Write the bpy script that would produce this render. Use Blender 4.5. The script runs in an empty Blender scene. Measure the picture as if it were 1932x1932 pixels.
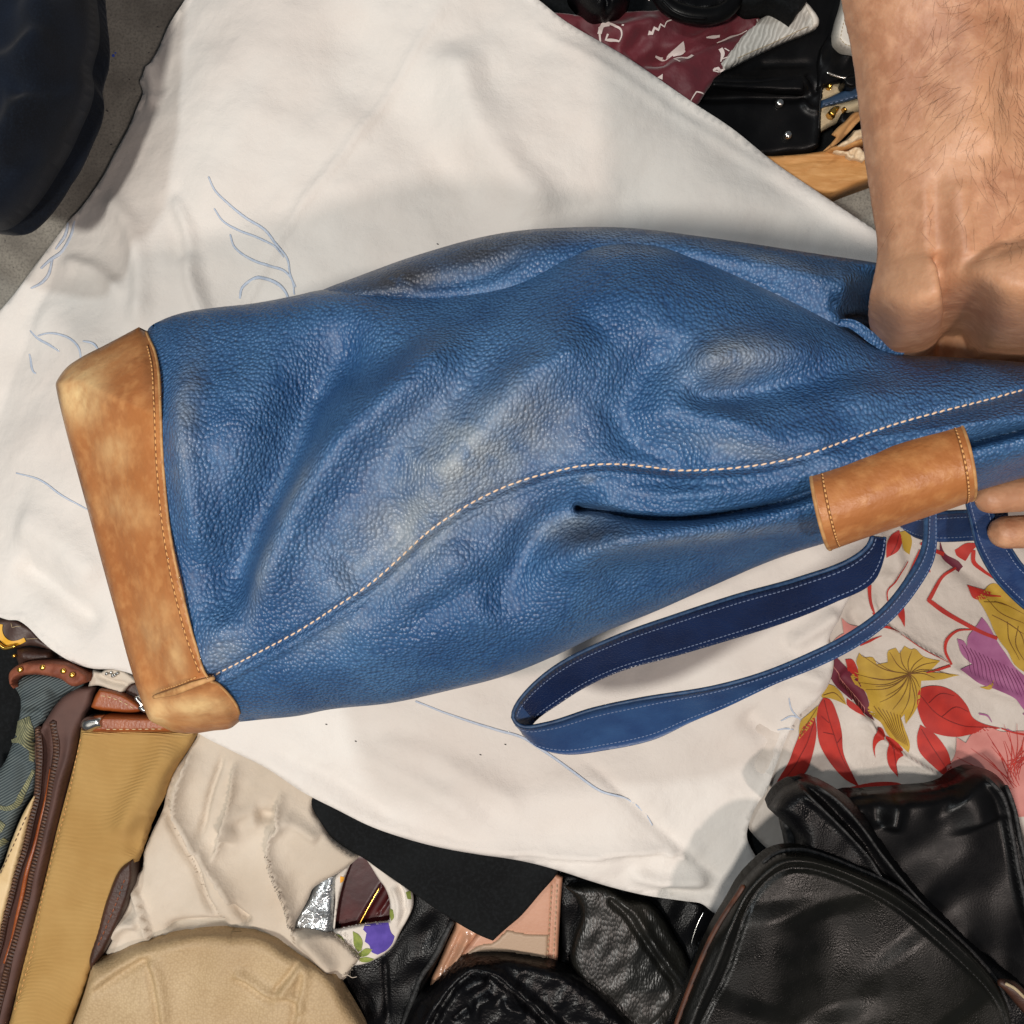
import bpy, math, random
import numpy as np
from mathutils import Vector, Matrix
from mathutils.geometry import delaunay_2d_cdt

random.seed(5)
RNG = np.random.default_rng(5)
scene = bpy.context.scene
COL = scene.collection

# ------------------------------------------------------------------ camera
CAM_H = 0.75            # lens height over the floor, metres
SPAN = 0.85             # width of floor in view, metres
K = SPAN / 1932.0
cam = bpy.data.cameras.new('camera')
cam_o = bpy.data.objects.new('camera', cam)
COL.objects.link(cam_o)
cam_o.location = (0, 0, CAM_H)
cam.sensor_width = 36
cam.lens = 36 * CAM_H / SPAN
cam.clip_start = 0.01
cam.clip_end = 50
scene.camera = cam_o

# ------------------------------------------------------------------ light
world = bpy.data.worlds.new('World')
scene.world = world
world.use_nodes = True
bgn = world.node_tree.nodes['Background']
bgn.inputs[0].default_value = (0.80, 0.88, 1.0, 1)
bgn.inputs[1].default_value = 0.12

def lamp(name, loc, target, size, power, color):
    d = bpy.data.lights.new(name, 'AREA')
    d.shape = 'DISK'; d.size = size; d.energy = power; d.color = color
    o = bpy.data.objects.new(name, d)
    COL.objects.link(o)
    o.location = loc
    o.rotation_euler = (Vector(target) - Vector(loc)).to_track_quat('-Z', 'Y').to_euler()
    return o

lamp('stall_lamp_main', (-0.62, -0.52, 2.15), (0, 0, 0.1), 0.20, 33, (1.0, 0.955, 0.89))
lamp('stall_lamp_warm', (0.66, -0.72, 2.10), (0, 0, 0.1), 0.14, 17, (1.0, 0.85, 0.77))
lamp('stall_lamp_cool', (-0.95, 0.80, 2.10), (0, 0, 0.1), 0.16, 13, (0.90, 0.97, 1.0))
scene.view_settings.view_transform = 'Standard'
scene.view_settings.look = 'None'
scene.view_settings.exposure = 0.0
scene.view_settings.gamma = 1.0

# ------------------------------------------------------------------ helpers
def S(r, g, b):
    def f(v):
        v /= 255.0
        return v / 12.92 if v <= 0.04045 else ((v + 0.055) / 1.055) ** 2.4
    return (f(r), f(g), f(b), 1.0)

def zoom(x0, y0, f, pts):
    """points read in an enlarged view -> plan units"""
    k = 1932.0 / 3088.0
    return [((x0 + x * f) * k, (y0 + y * f) * k) for x, y in pts]

def world_pt(px, py, z, zr=None):
    s = K * (CAM_H - (z if zr is None else zr)) / CAM_H
    return ((px - 966) * s, -(py - 966) * s, z)

def spline(pts, closed=True, step=5.0, corner=50):
    P = [np.array(p[:2], float) for p in pts]
    n = len(P)
    tang = []
    for i in range(n):
        if closed or 0 < i < n - 1:
            a, b, c = P[(i - 1) % n], P[i], P[(i + 1) % n]
            u, v = b - a, c - b
            lu, lv = np.linalg.norm(u) + 1e-9, np.linalg.norm(v) + 1e-9
            ang = math.degrees(math.acos(max(-1, min(1, float(np.dot(u, v)) / (lu * lv)))))
            if ang > corner:
                tang.append(None)
            else:
                d = (u / lu + v / lv) / 2
                tang.append(d)
        else:
            tang.append(None)
    out = []
    for i in range(n if closed else n - 1):
        a, b = P[i], P[(i + 1) % n]
        L = np.linalg.norm(b - a)
        ta = tang[i] * L if tang[i] is not None else (b - a)
        tb = tang[(i + 1) % n] * L if tang[(i + 1) % n] is not None else (b - a)
        m = max(1, int(round(L / step)))
        for k in range(m):
            t = k / m
            h1 = 2 * t**3 - 3 * t**2 + 1; h2 = t**3 - 2 * t**2 + t
            h3 = -2 * t**3 + 3 * t**2; h4 = t**3 - t**2
            out.append(h1 * a + h2 * ta + h3 * b + h4 * tb)
    if not closed:
        out.append(P[-1])
    return np.array(out)

def resample(pl, n):
    d = np.r_[0, np.cumsum(np.linalg.norm(np.diff(pl, axis=0), axis=1))]
    t = np.linspace(0, d[-1], n)
    return np.stack([np.interp(t, d, pl[:, k]) for k in range(pl.shape[1])], 1)

def seg_dist(Pt, pl, closed):
    """distance, signed side (left positive) and parameter 0..1 to a polyline"""
    A = pl
    B = np.roll(pl, -1, axis=0)
    if not closed:
        A, B = pl[:-1], pl[1:]
    D = B - A
    L2 = (D**2).sum(1) + 1e-12
    cum = np.r_[0, np.cumsum(np.sqrt(L2))]
    tot = cum[-1]
    best = np.full(len(Pt), 1e9); side = np.zeros(len(Pt)); par = np.zeros(len(Pt))
    CH = max(1, int(4e6 // max(1, len(A))))
    for s in range(0, len(Pt), CH):
        Q = Pt[s:s + CH]
        R = Q[:, None, :] - A[None]
        t = np.clip((R * D[None]).sum(2) / L2[None], 0, 1)
        V = R - t[..., None] * D[None]
        d = (V**2).sum(2)
        j = d.argmin(1)
        ii = np.arange(len(Q))
        best[s:s + CH] = np.sqrt(d[ii, j])
        cr = D[j, 0] * R[ii, j, 1] - D[j, 1] * R[ii, j, 0]
        side[s:s + CH] = np.sign(cr)
        par[s:s + CH] = (cum[j] + t[ii, j] * np.sqrt(L2[j])) / tot
    return best, side, par

def inside(Pt, poly):
    x, y = Pt[:, 0], Pt[:, 1]
    c = np.zeros(len(Pt), bool)
    X, Y = poly[:, 0], poly[:, 1]
    j = len(poly) - 1
    for i in range(len(poly)):
        if Y[i] != Y[j]:
            m = ((Y[i] > y) != (Y[j] > y)) & (x < (X[j] - X[i]) * (y - Y[i]) / (Y[j] - Y[i]) + X[i])
            c ^= m
        j = i
    return c

def wav(Pt, scale, seed):
    r = np.random.default_rng(seed)
    v = np.zeros(len(Pt))
    for k in range(10):
        a = r.uniform(0, 2 * math.pi); w = 2 * math.pi / (scale * r.uniform(0.6, 1.8))
        v += np.sin((Pt[:, 0] * math.cos(a) + Pt[:, 1] * math.sin(a)) * w + r.uniform(0, 6.28))
    return v / 4.5

class Surf:
    """height field over the plan: z = zt - T at the rim, zt inside, plus creases and waves"""
    def __init__(s, outline, zt, T, r, p=2.0, creases=(), waves=(), corner=50, zfun=None, step=5.0, rim=None, f=0.7):
        s.f = f
        s.poly = spline(outline, True, step, corner)
        s.rim = s.poly if rim is None else spline(rim, True, step, corner)
        s.zt, s.T, s.r, s.p = zt, T, r, p
        s.cr = [(spline(c[0], False, 8.0), c[1], c[2], c[3] if len(c) > 3 else 'g') for c in creases]
        s.waves = waves
        s.zfun = zfun
    def base(s, P):
        return s.zfun(P) if s.zfun else np.full(len(P), s.zt)
    def level(s, P):
        """depth at which the plan point is laid out: the softly rounded shape without its creases"""
        if s.f < 0:
            return s.base(P) + s.f * s.T
        d, _, _ = seg_dist(P, s.rim, True)
        q = np.clip(d / s.r, 0, 1)
        return s.base(P) - s.T + s.f * s.T * (1 - (1 - q)**s.p)**(1 / s.p)
    def up(s, P):
        """height over the rim level"""
        d, _, _ = seg_dist(P, s.rim, True)
        q = np.clip(d / s.r, 0, 1)
        infl = (1 - (1 - q)**s.p)**(1 / s.p)
        z = s.T * infl
        env = np.clip(q * 1.6, 0, 1)
        for pl, w, a, kind in s.cr:
            lo = pl.min(0) - 4 * abs(w); hi = pl.max(0) + 4 * abs(w)
            m = ((P >= lo) & (P <= hi)).all(1)
            if not m.any(): continue
            dd, sd, t = seg_dist(P[m], pl, False)
            tp = np.clip(np.minimum(t, 1 - t) / 0.18, 0, 1); tp = tp * tp * (3 - 2 * tp)
            if 'n' in kind: tp = 1.0                # no taper at the ends
            if 'f' in kind:                         # fold: sharp on one side, long on the other
                v = np.where(sd > 0, np.exp(-dd / w), np.exp(-(dd / (0.10 * w + 1.5))**2)) * tp
            elif 'F' in kind:
                v = np.where(sd < 0, np.exp(-dd / w), np.exp(-(dd / (0.10 * w + 1.5))**2)) * tp
            elif 'b' in kind:                       # dome with a crease round its foot
                v = np.sqrt(np.clip(1 - (dd / w)**2, 0, 1))
            else:
                v = np.exp(-(dd / w)**2) * tp
            z[m] += a * v * (env[m] if kind != 'n' else 1)
        for i, (sc, a) in enumerate(s.waves):
            z += a * wav(P, sc, 11 + i) * env
        return z
    def z(s, P):
        P = np.asarray(P, float)
        return s.base(P) - s.T + s.up(P)

def link(o, parent=None):
    COL.objects.link(o)
    if parent is not None:
        o.parent = parent
    return o

def put_mesh(name, V, F, mat, parent=None, origin=None, smooth=True, mids=None):
    V = np.asarray(V, float)
    if origin is None:
        origin = np.array([(V[:, 0].min() + V[:, 0].max()) / 2, (V[:, 1].min() + V[:, 1].max()) / 2, V[:, 2].min()])
    me = bpy.data.meshes.new(name)
    me.from_pydata((V - origin).tolist(), [], F)
    mats = mat if isinstance(mat, (list, tuple)) else [mat]
    for m in mats: me.materials.append(m)
    if mids is not None:
        me.polygons.foreach_set('material_index', mids)
    if smooth:
        me.polygons.foreach_set('use_smooth', [True] * len(me.polygons))
    me.update()
    o = bpy.data.objects.new(name, me)
    link(o, parent)
    pl = Vector(parent['_w']) if parent is not None else Vector((0, 0, 0))
    o.location = Vector(origin.tolist()) - pl
    o['_w'] = [float(v) for v in origin]
    return o

def tag(o, label=None, cat=None, group=None, kind=None):
    if label: o['label'] = label
    if cat: o['category'] = cat
    if group: o['group'] = group
    if kind: o['kind'] = kind
    return o

def thing(name, label, cat, px, py, z=0.0, group=None):
    o = bpy.data.objects.new(name, None)
    o.empty_display_size = 0.02
    COL.objects.link(o)
    w = world_pt(px, py, z)
    o.location = w
    o['_w'] = list(w)
    return tag(o, label, cat, group)

def tri_plan(poly, res, extra=None):
    lo, hi = poly.min(0), poly.max(0)
    xs = np.arange(lo[0] + res * 0.5, hi[0], res)
    ys = np.arange(lo[1] + res * 0.5, hi[1], res * 0.87)
    G = np.array([(x + (res * 0.5 if j % 2 else 0), y) for j, y in enumerate(ys) for x in xs]) if len(xs) and len(ys) else np.zeros((0, 2))
    if len(G):
        G = G[inside(G, poly)]
    if len(G):
        d, _, _ = seg_dist(G, poly, True)
        G = G[d > res * 0.55]
        if len(G):
            G = G + RNG.uniform(-0.08, 0.08, G.shape) * res
    if extra is not None and len(extra):
        G = np.r_[G, extra] if len(G) else extra
    n = len(poly)
    pts = [Vector(p) for p in poly.tolist()] + [Vector(p) for p in G.tolist()]
    edges = [(i, (i + 1) % n) for i in range(n)]
    v, e, f, ov, oe, of = delaunay_2d_cdt(pts, edges, [list(range(n))], 1, 1e-6)
    V = np.array([(a.x, a.y) for a in v])
    return V, [list(t) for t in f]

def boundary_loop(F):
    cnt = {}
    for f in F:
        for i in range(len(f)):
            a, b = f[i], f[(i + 1) % len(f)]
            cnt[(a, b)] = 1
    return [(a, b) for (a, b) in cnt if (b, a) not in cnt]

def slab(name, surf, mat, parent=None, mode='flat', zb=0.0, thick=0.0015, res=8, zref=None, mask=None, under=0.6):
    P, F = tri_plan(surf.poly, res)
    z = surf.z(P)
    zr = surf.level(P) if zref is None else np.full(len(P), zref)
    sc = K * (CAM_H - zr) / CAM_H
    if mode == 'flat':
        if zb == 0.0 and surf.T >= 0.0075:
            mode, under = 'mirror', 0.5
        elif zb == 0.0:
            zb = surf.zt - surf.T - 0.005
    X = (P[:, 0] - 966) * sc; Y = -(P[:, 1] - 966) * sc
    top = np.stack([X, Y, z], 1)
    # plan y points down, so turn the faces over for +z normals
    a, b, c = F[0][:3]
    cr = (X[b] - X[a]) * (Y[c] - Y[a]) - (Y[b] - Y[a]) * (X[c] - X[a])
    if cr < 0:
        F = [f[::-1] for f in F]
    n = len(top)
    bl = boundary_loop(F)
    if mode == 'flat':
        idx = {}
        V = [top]
        add = []
        for a, b in bl:
            for q in (a, b):
                if q not in idx:
                    idx[q] = n + len(add); add.append((top[q, 0], top[q, 1], zb))
        V = np.r_[top, np.array(add)]
        Fn = list(F) + [[b, a, idx[a], idx[b]] for a, b in bl]
        nxt = {a: b for a, b in bl}
        s0 = bl[0][0]; loop = [s0]; q = nxt[s0]
        while q != s0 and len(loop) < len(bl) + 2:
            loop.append(q); q = nxt.get(q, s0)
        Fn.append([idx[q] for q in loop][::-1])
    else:
        if mode == 'shell':
            bot = top.copy(); bot[:, 2] -= thick
        else:                                    # rounded underside
            e = surf.base(P) - surf.T
            bot = top.copy(); bot[:, 2] = e - (z - e) * under - 0.0005
        V = np.r_[top, bot]
        Fn = list(F) + [[q + n for q in f[::-1]] for f in F] + [[b, a, a + n, b + n] for a, b in bl]
    o = put_mesh(name, V, Fn, mat, parent)
    if mask:
        at = o.data.attributes.new('mask', 'FLOAT_COLOR', 'POINT')
        arr = np.zeros((len(V), 4)); arr[:, 3] = 1
        for ch, blobs in enumerate(mask):
            m = np.zeros(len(P))
            for (cx, cy, rx, ry, rot, val) in blobs:
                t = math.radians(rot); dx = P[:, 0] - cx; dy = P[:, 1] - cy
                u = (dx * math.cos(t) + dy * math.sin(t)) / rx; w = (-dx * math.sin(t) + dy * math.cos(t)) / ry
                m = np.maximum(m, val * np.exp(-(u * u + w * w)))
            arr[:n, ch] = m
            if len(V) == 2 * n: arr[n:, ch] = m
        at.data.foreach_set('color', arr.ravel())
    return o

def on_surf(pts, surf, off=0.0, zref=None):
    P = np.asarray(pts, float)
    z = surf.z(P)
    zr = surf.level(P) if zref is None else np.full(len(P), zref)
    sc = K * (CAM_H - zr) / CAM_H
    return np.stack([(P[:, 0] - 966) * sc, -(P[:, 1] - 966) * sc, z + off], 1)

def decals(name, shapes, surf, mats, parent, off=0.0006, res=6, corner=50, clip=None):
    """flat print lying on a cloth: shapes = [(outline, material index, extra height)]"""
    V, F, M = [], [], []
    base = 0
    for pts, mi, ex in shapes:
        pl = spline(pts, True, min(5.0, res), corner)
        P, f = tri_plan(pl, res)
        W = on_surf(P, surf, off + ex)
        a, b, c = f[0][:3]
        cr = (W[b, 0] - W[a, 0]) * (W[c, 1] - W[a, 1]) - (W[b, 1] - W[a, 1]) * (W[c, 0] - W[a, 0])
        if cr < 0: f = [t[::-1] for t in f]
        V.append(W); F += [[q + base for q in t] for t in f]; M += [mi] * len(f)
        base += len(W)
    return put_mesh(name, np.concatenate(V), F, mats, parent, mids=M)

def brush(path, w0, w1=None, wm=None):
    """outline of a stroke that tapers from w0 over wm to w1"""
    pl = spline(path, False, 6.0, 80)
    n = len(pl)
    t = np.linspace(0, 1, n)
    w1 = w0 if w1 is None else w1
    wm = max(w0, w1) if wm is None else wm
    w = np.interp(t, [0, 0.5, 1], [w0, wm, w1]) / 2
    d = np.gradient(pl, axis=0); d /= (np.linalg.norm(d, axis=1)[:, None] + 1e-9)
    nr = np.stack([-d[:, 1], d[:, 0]], 1)
    A = pl + nr * w[:, None]; B = pl - nr * w[:, None]
    return [tuple(p) for p in A] + [tuple(p) for p in B[::-1]]

def tube(name, W, rad, mat, parent=None, seg=8, squash=1.0):
    W = np.asarray(W, float); n = len(W)
    rad = np.full(n, rad) if np.isscalar(rad) else np.interp(np.linspace(0, 1, n), np.linspace(0, 1, len(rad)), rad)
    T = np.gradient(W, axis=0); T /= (np.linalg.norm(T, axis=1)[:, None] + 1e-12)
    V, F = [], []
    for i in range(n):
        up = np.array([0, 0, 1.0]) if abs(T[i, 2]) < 0.95 else np.array([0, 1.0, 0])
        a = np.cross(T[i], up); a /= np.linalg.norm(a); b = np.cross(a, T[i])
        for k in range(seg):
            th = 2 * math.pi * k / seg
            V.append(W[i] + rad[i] * (a * math.cos(th) + b * math.sin(th) * squash))
    for i in range(n - 1):
        for k in range(seg):
            k2 = (k + 1) % seg
            F.append([i * seg + k, i * seg + k2, (i + 1) * seg + k2, (i + 1) * seg + k])
    V.append(W[0] - T[0] * rad[0] * .6); V.append(W[-1] + T[-1] * rad[-1] * .6)
    a, b = len(V) - 2, len(V) - 1
    for k in range(seg):
        F.append([a, (k + 1) % seg, k]); F.append([b, (n - 1) * seg + k, (n - 1) * seg + (k + 1) % seg])
    if name is None:
        return np.array(V), F
    return put_mesh(name, V, F, mat, parent)

def many_tubes(name, paths, rad, mat, parent=None, seg=4, kind=None):
    V, F, b = [], [], 0
    for W in paths:
        v, f = tube(None, W, rad, None, seg=seg)
        V.append(v); F += [[q + b for q in t] for t in f]; b += len(v)
    o = put_mesh(name, np.concatenate(V), F, mat, parent)
    if kind: o['kind'] = kind
    return o

def path_on(pts, surf, off, step=5.0):
    return on_surf(spline(pts, False, step, 80), surf, off)

def disc(name, px, py, z, r, h, mat, parent=None, seg=20, dome=0.5):
    """round stud: r in plan units"""
    c = np.array(world_pt(px, py, z)); R = r * K * (CAM_H - z) / CAM_H
    V, F = [], []
    prof = [(1.0, 0), (1.0, h * .55), (.85, h * .85), (.5, h * (1 - .15 * (1 - dome))), (0.001, h)]
    for q, hh in prof:
        for k in range(seg):
            t = 2 * math.pi * k / seg
            V.append(c + np.array([R * q * math.cos(t), R * q * math.sin(t), hh]))
    for i in range(len(prof) - 1):
        for k in range(seg):
            F.append([i * seg + k, i * seg + (k + 1) % seg, (i + 1) * seg + (k + 1) % seg, (i + 1) * seg + k])
    F.append(list(range(seg))[::-1])
    return put_mesh(name, V, F, mat, parent)

_stitch_mesh = {}
def stitch_mesh(mat, L, w):
    key = (mat.name, L, w)
    if key not in _stitch_mesh:
        me = bpy.data.meshes.new('stitch')
        V, F = [], []
        prof = [(-.5, .05), (-.42, .7), (-.15, 1), (.15, 1), (.42, .7), (.5, .05)]
        for x, r in prof:
            for k in range(6):
                t = 2 * math.pi * k / 6
                V.append((x * L, r * w * math.cos(t), r * w * .8 * math.sin(t)))
        for i in range(5):
            for k in range(6):
                F.append([i * 6 + k, i * 6 + (k + 1) % 6, (i + 1) * 6 + (k + 1) % 6, (i + 1) * 6 + k])
        F.append([5, 4, 3, 2, 1, 0]); F.append([30, 31, 32, 33, 34, 35])
        me.from_pydata(V, [], F); me.materials.append(mat)
        me.polygons.foreach_set('use_smooth', [True] * len(me.polygons))
        _stitch_mesh[key] = me
    return _stitch_mesh[key]

def stitches(W, spacing, L, w, mat, parent, tilt=0.0, name='stitch', join=False):
    """W world path; one stitch every spacing metres"""
    W = np.asarray(W, float)
    d = np.r_[0, np.cumsum(np.linalg.norm(np.diff(W, axis=0), axis=1))]
    me = stitch_mesh(mat, L, w)
    n = int(d[-1] / spacing)
    pw = Vector(parent['_w'])
    VV, FF = [], []
    for i in range(n):
        s = (i + .5) * spacing
        p = np.array([np.interp(s, d, W[:, k]) for k in range(3)])
        q = np.array([np.interp(min(s + spacing * .4, d[-1]), d, W[:, k]) for k in range(3)])
        t = Vector(q - p)
        if t.length < 1e-7: continue
        t.normalize()
        zax = Vector((0, 0, 1)); yax = zax.cross(t).normalized(); zax = t.cross(yax)
        M = Matrix((t, yax, zax)).transposed().to_4x4() @ Matrix.Rotation(tilt + random.uniform(-.06, .06), 4, 'Z')
        if join:
            M.translation = Vector(p)
            b = len(VV)
            VV += [tuple(M @ v.co) for v in me.vertices]
            FF += [[b + q for q in pl.vertices] for pl in me.polygons]
        else:
            M.translation = Vector(p) - pw
            o = bpy.data.objects.new(name, me)
            COL.objects.link(o); o.parent = parent; o.matrix_local = M
    if join and VV:
        o = put_mesh('stitching', VV, FF, mat, parent)
        o['kind'] = 'stuff'
        return o

def ribbon(name, A, B, za, zb_, mat, parent, thick=0.0022, n=110, nv=7, bow=0.0, ends=(1, 1)):
    """strap between two edge curves A and B with heights za, zb along them"""
    a = resample(spline(A, False, 5, 80), n); b = resample(spline(B, False, 5, 80), n)
    za = np.interp(np.linspace(0, 1, n), np.linspace(0, 1, len(za)), za)
    zb2 = np.interp(np.linspace(0, 1, n), np.linspace(0, 1, len(zb_)), zb_)
    G = np.zeros((n, nv, 3))
    for j in range(nv):
        t = j / (nv - 1)
        for i in range(n):
            z = za[i] * (1 - t) + zb2[i] * t
            p = a[i] * (1 - t) + b[i] * t
            G[i, j] = world_pt(p[0], p[1], z)
            G[i, j, 2] += bow * math.sin(math.pi * t)
    du = np.gradient(G, axis=0); dv = np.gradient(G, axis=1)
    N = np.cross(du, dv); N /= (np.linalg.norm(N, axis=2)[..., None] + 1e-12)
    N[N[:, :, 2].mean(1) < 0] *= -1 if N[..., 2].mean() < 0 else 1
    if N[..., 2].mean() < 0: N = -N
    V = np.r_[(G + N * thick / 2).reshape(-1, 3), (G - N * thick / 2).reshape(-1, 3)]
    m = n * nv
    F = []
    for i in range(n - 1):
        for j in range(nv - 1):
            q = [i * nv + j, i * nv + j + 1, (i + 1) * nv + j + 1, (i + 1) * nv + j]
            F.append(q[::-1]); F.append([x + m for x in q])
        for j in (0, nv - 1):
            q = [i * nv + j, (i + 1) * nv + j, (i + 1) * nv + j + m, i * nv + j + m]
            F.append(q if j == 0 else q[::-1])
    for i in (0, n - 1):
        for j in range(nv - 1):
            F.append([i * nv + j, i * nv + j + 1, i * nv + j + 1 + m, i * nv + j + m])
    o = put_mesh(name, V, F, mat, parent)
    return o, G, N

# ------------------------------------------------------------------ materials
def material(name, c1, c2=None, nscale=40, rough=0.6, bumps=(), metallic=0.0, coat=0.0, spec=0.5, c3=None, n3=400,
             mask=None, sheen=0.0, nlo=0.35, nhi=0.65, trans=0.0, sss=0.0, stretch=(1, 1, 1), speck=None, rvar=0.0, warp=0.0, grain=None):
    m = bpy.data.materials.new(name); m.use_nodes = True
    nt = m.node_tree; N = nt.nodes; L = nt.links
    bs = N['Principled BSDF']
    tc = N.new('ShaderNodeTexCoord'); mp = N.new('ShaderNodeMapping'); mp.inputs['Scale'].default_value = stretch
    L.new(tc.outputs['Object'], mp.inputs[0])
    co = mp.outputs[0]
    if warp:
        wn = N.new('ShaderNodeTexNoise'); wn.inputs['Scale'].default_value = 18; wn.inputs['Detail'].default_value = 1
        L.new(tc.outputs['Object'], wn.inputs['Vector'])
        vm = N.new('ShaderNodeVectorMath'); vm.operation = 'MULTIPLY_ADD'
        vm.inputs[1].default_value = (warp,) * 3
        L.new(wn.outputs['Color'], vm.inputs[0]); L.new(mp.outputs[0], vm.inputs[2]); co = vm.outputs[0]
    col = None
    def rgb(c):
        r = N.new('ShaderNodeRGB'); r.outputs[0].default_value = c; return r.outputs[0]
    def mix(f, a, b):
        x = N.new('ShaderNodeMix'); x.data_type = 'RGBA'
        if isinstance(f, float): x.inputs[0].default_value = f
        else: L.new(f, x.inputs[0])
        L.new(a, x.inputs[6]); L.new(b, x.inputs[7]); return x.outputs[2]
    def noise(sc, det=4, lo=0.35, hi=0.65, v=None):
        t = N.new('ShaderNodeTexNoise'); t.inputs['Scale'].default_value = sc; t.inputs['Detail'].default_value = det
        L.new(v or co, t.inputs['Vector'])
        r = N.new('ShaderNodeMapRange'); r.inputs[1].default_value = lo; r.inputs[2].default_value = hi
        L.new(t.outputs[0], r.inputs[0]); return r.outputs[0]
    def math_(op, a, b):
        x = N.new('ShaderNodeMath'); x.operation = op
        for i, q in enumerate((a, b)):
            if isinstance(q, (int, float)): x.inputs[i].default_value = q
            else: L.new(q, x.inputs[i])
        x.use_clamp = True
        return x.outputs[0]
    col = rgb(c1)
    if c2: col = mix(noise(nscale, 5, nlo, nhi), col, rgb(c2))
    if c3: col = mix(math_('MULTIPLY', noise(n3, 3, 0.45, 0.75), 0.7), col, rgb(c3))
    vtex = None
    hs = []
    for bt in bumps:
        kind, sc, dist = bt[:3]
        if kind == 'voronoi':
            t = N.new('ShaderNodeTexVoronoi'); t.feature = 'F1'; t.inputs['Scale'].default_value = sc
            t.inputs['Randomness'].default_value = 0.85
            L.new(co, t.inputs['Vector'])
            r = N.new('ShaderNodeMapRange'); r.inputs[1].default_value = 0.10; r.inputs[2].default_value = 0.95
            r.inputs[3].default_value = 1; r.inputs[4].default_value = 0
            L.new(t.outputs['Distance'], r.inputs[0]); out = r.outputs[0]; vtex = out
        elif kind == 'crack':
            t = N.new('ShaderNodeTexVoronoi'); t.feature = 'DISTANCE_TO_EDGE'; t.inputs['Scale'].default_value = sc
            L.new(co, t.inputs['Vector'])
            r = N.new('ShaderNodeMapRange'); r.inputs[1].default_value = 0.0; r.inputs[2].default_value = 0.12
            L.new(t.outputs['Distance'], r.inputs[0]); out = r.outputs[0]
        elif kind == 'wave':
            t = N.new('ShaderNodeTexWave'); t.inputs['Scale'].default_value = sc; t.inputs['Distortion'].default_value = bt[4] if len(bt) > 4 else 0.4
            mp2 = N.new('ShaderNodeMapping'); mp2.inputs['Rotation'].default_value = (0, 0, math.radians(bt[3] if len(bt) > 3 else 0))
            L.new(co, mp2.inputs[0]); L.new(mp2.outputs[0], t.inputs['Vector']); out = t.outputs['Fac']; vtex = out
        else:
            t = N.new('ShaderNodeTexNoise'); t.inputs['Scale'].default_value = sc; t.inputs['Detail'].default_value = 5
            L.new(co, t.inputs['Vector']); out = t.outputs[0]
        hs.append((out, dist))
    if grain is not None and vtex is not None:      # second colour fills the low parts of the grain
        col = mix(math_('MULTIPLY', math_('SUBTRACT', 1.0, vtex), grain[1]), col, rgb(grain[0]))
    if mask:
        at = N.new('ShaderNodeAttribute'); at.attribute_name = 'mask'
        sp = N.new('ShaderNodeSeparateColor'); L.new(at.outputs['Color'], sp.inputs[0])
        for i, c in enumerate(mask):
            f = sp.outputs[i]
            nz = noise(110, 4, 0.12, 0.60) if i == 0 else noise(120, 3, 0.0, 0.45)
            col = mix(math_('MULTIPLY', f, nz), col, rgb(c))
    if speck:
        t = N.new('ShaderNodeTexNoise'); t.inputs['Scale'].default_value = speck[1]; t.inputs['Detail'].default_value = 2
        L.new(co, t.inputs['Vector'])
        r = N.new('ShaderNodeMapRange'); r.inputs[1].default_value = speck[2]; r.inputs[2].default_value = speck[2] + 0.05
        L.new(t.outputs[0], r.inputs[0]); col = mix(r.outputs[0], col, rgb(speck[0]))
    L.new(col, bs.inputs['Base Color'])
    prev = None
    for out, dist in hs:
        b = N.new('ShaderNodeBump'); b.inputs['Distance'].default_value = dist; b.inputs['Strength'].default_value = 1.0
        L.new(out, b.inputs['Height'])
        if prev: L.new(prev, b.inputs['Normal'])
        prev = b.outputs[0]
    if prev: L.new(prev, bs.inputs['Normal'])
    if rvar:
        r = N.new('ShaderNodeMapRange'); r.inputs[3].default_value = max(0, rough - rvar); r.inputs[4].default_value = rough + rvar
        L.new(noise(60, 4), r.inputs[0]); L.new(r.outputs[0], bs.inputs['Roughness'])
    else:
        bs.inputs['Roughness'].default_value = rough
    bs.inputs['Metallic'].default_value = metallic
    bs.inputs['Specular IOR Level'].default_value = spec
    bs.inputs['Coat Weight'].default_value = coat
    bs.inputs['Coat Roughness'].default_value = 0.42 if 'grained' in name else 0.25
    bs.inputs['Sheen Weight'].default_value = sheen
    if trans: bs.inputs['Transmission Weight'].default_value = trans
    if sss:
        bs.inputs['Subsurface Weight'].default_value = sss
        bs.inputs['Subsurface Radius'].default_value = (0.010, 0.004, 0.002)
        bs.inputs['Subsurface Scale'].default_value = 0.5
    return m

M = {}
M['floor'] = material('concrete', S(120, 116, 108), S(150, 146, 136), 30, 0.9, [('noise', 300, 0.001)], c3=S(90, 87, 82), n3=500, speck=(S(45, 45, 48), 260, 0.69))
M['sheet'] = material('white_cotton', S(222, 217, 210), S(214, 206, 198), 9, 0.85, [('noise', 1100, 0.00025), ('noise', 45, 0.0016), ('noise', 130, 0.0006)], sheen=0.15, speck=(S(150, 135, 120), 75, 0.80))
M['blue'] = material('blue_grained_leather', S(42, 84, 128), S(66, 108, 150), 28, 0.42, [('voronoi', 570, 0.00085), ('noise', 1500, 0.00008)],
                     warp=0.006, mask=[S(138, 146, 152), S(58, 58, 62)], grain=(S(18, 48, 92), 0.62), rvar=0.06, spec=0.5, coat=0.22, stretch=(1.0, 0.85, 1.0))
M['strap'] = material('navy_strap_leather', S(16, 40, 82), S(26, 54, 100), 50, 0.40, [('noise', 700, 0.0002)], c3=S(40, 66, 108), n3=120, spec=0.6)
M['strap_outer'] = material('blue_strap_leather', S(34, 62, 106), S(44, 76, 120), 50, 0.42, [('noise', 500, 0.0003)])
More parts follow.
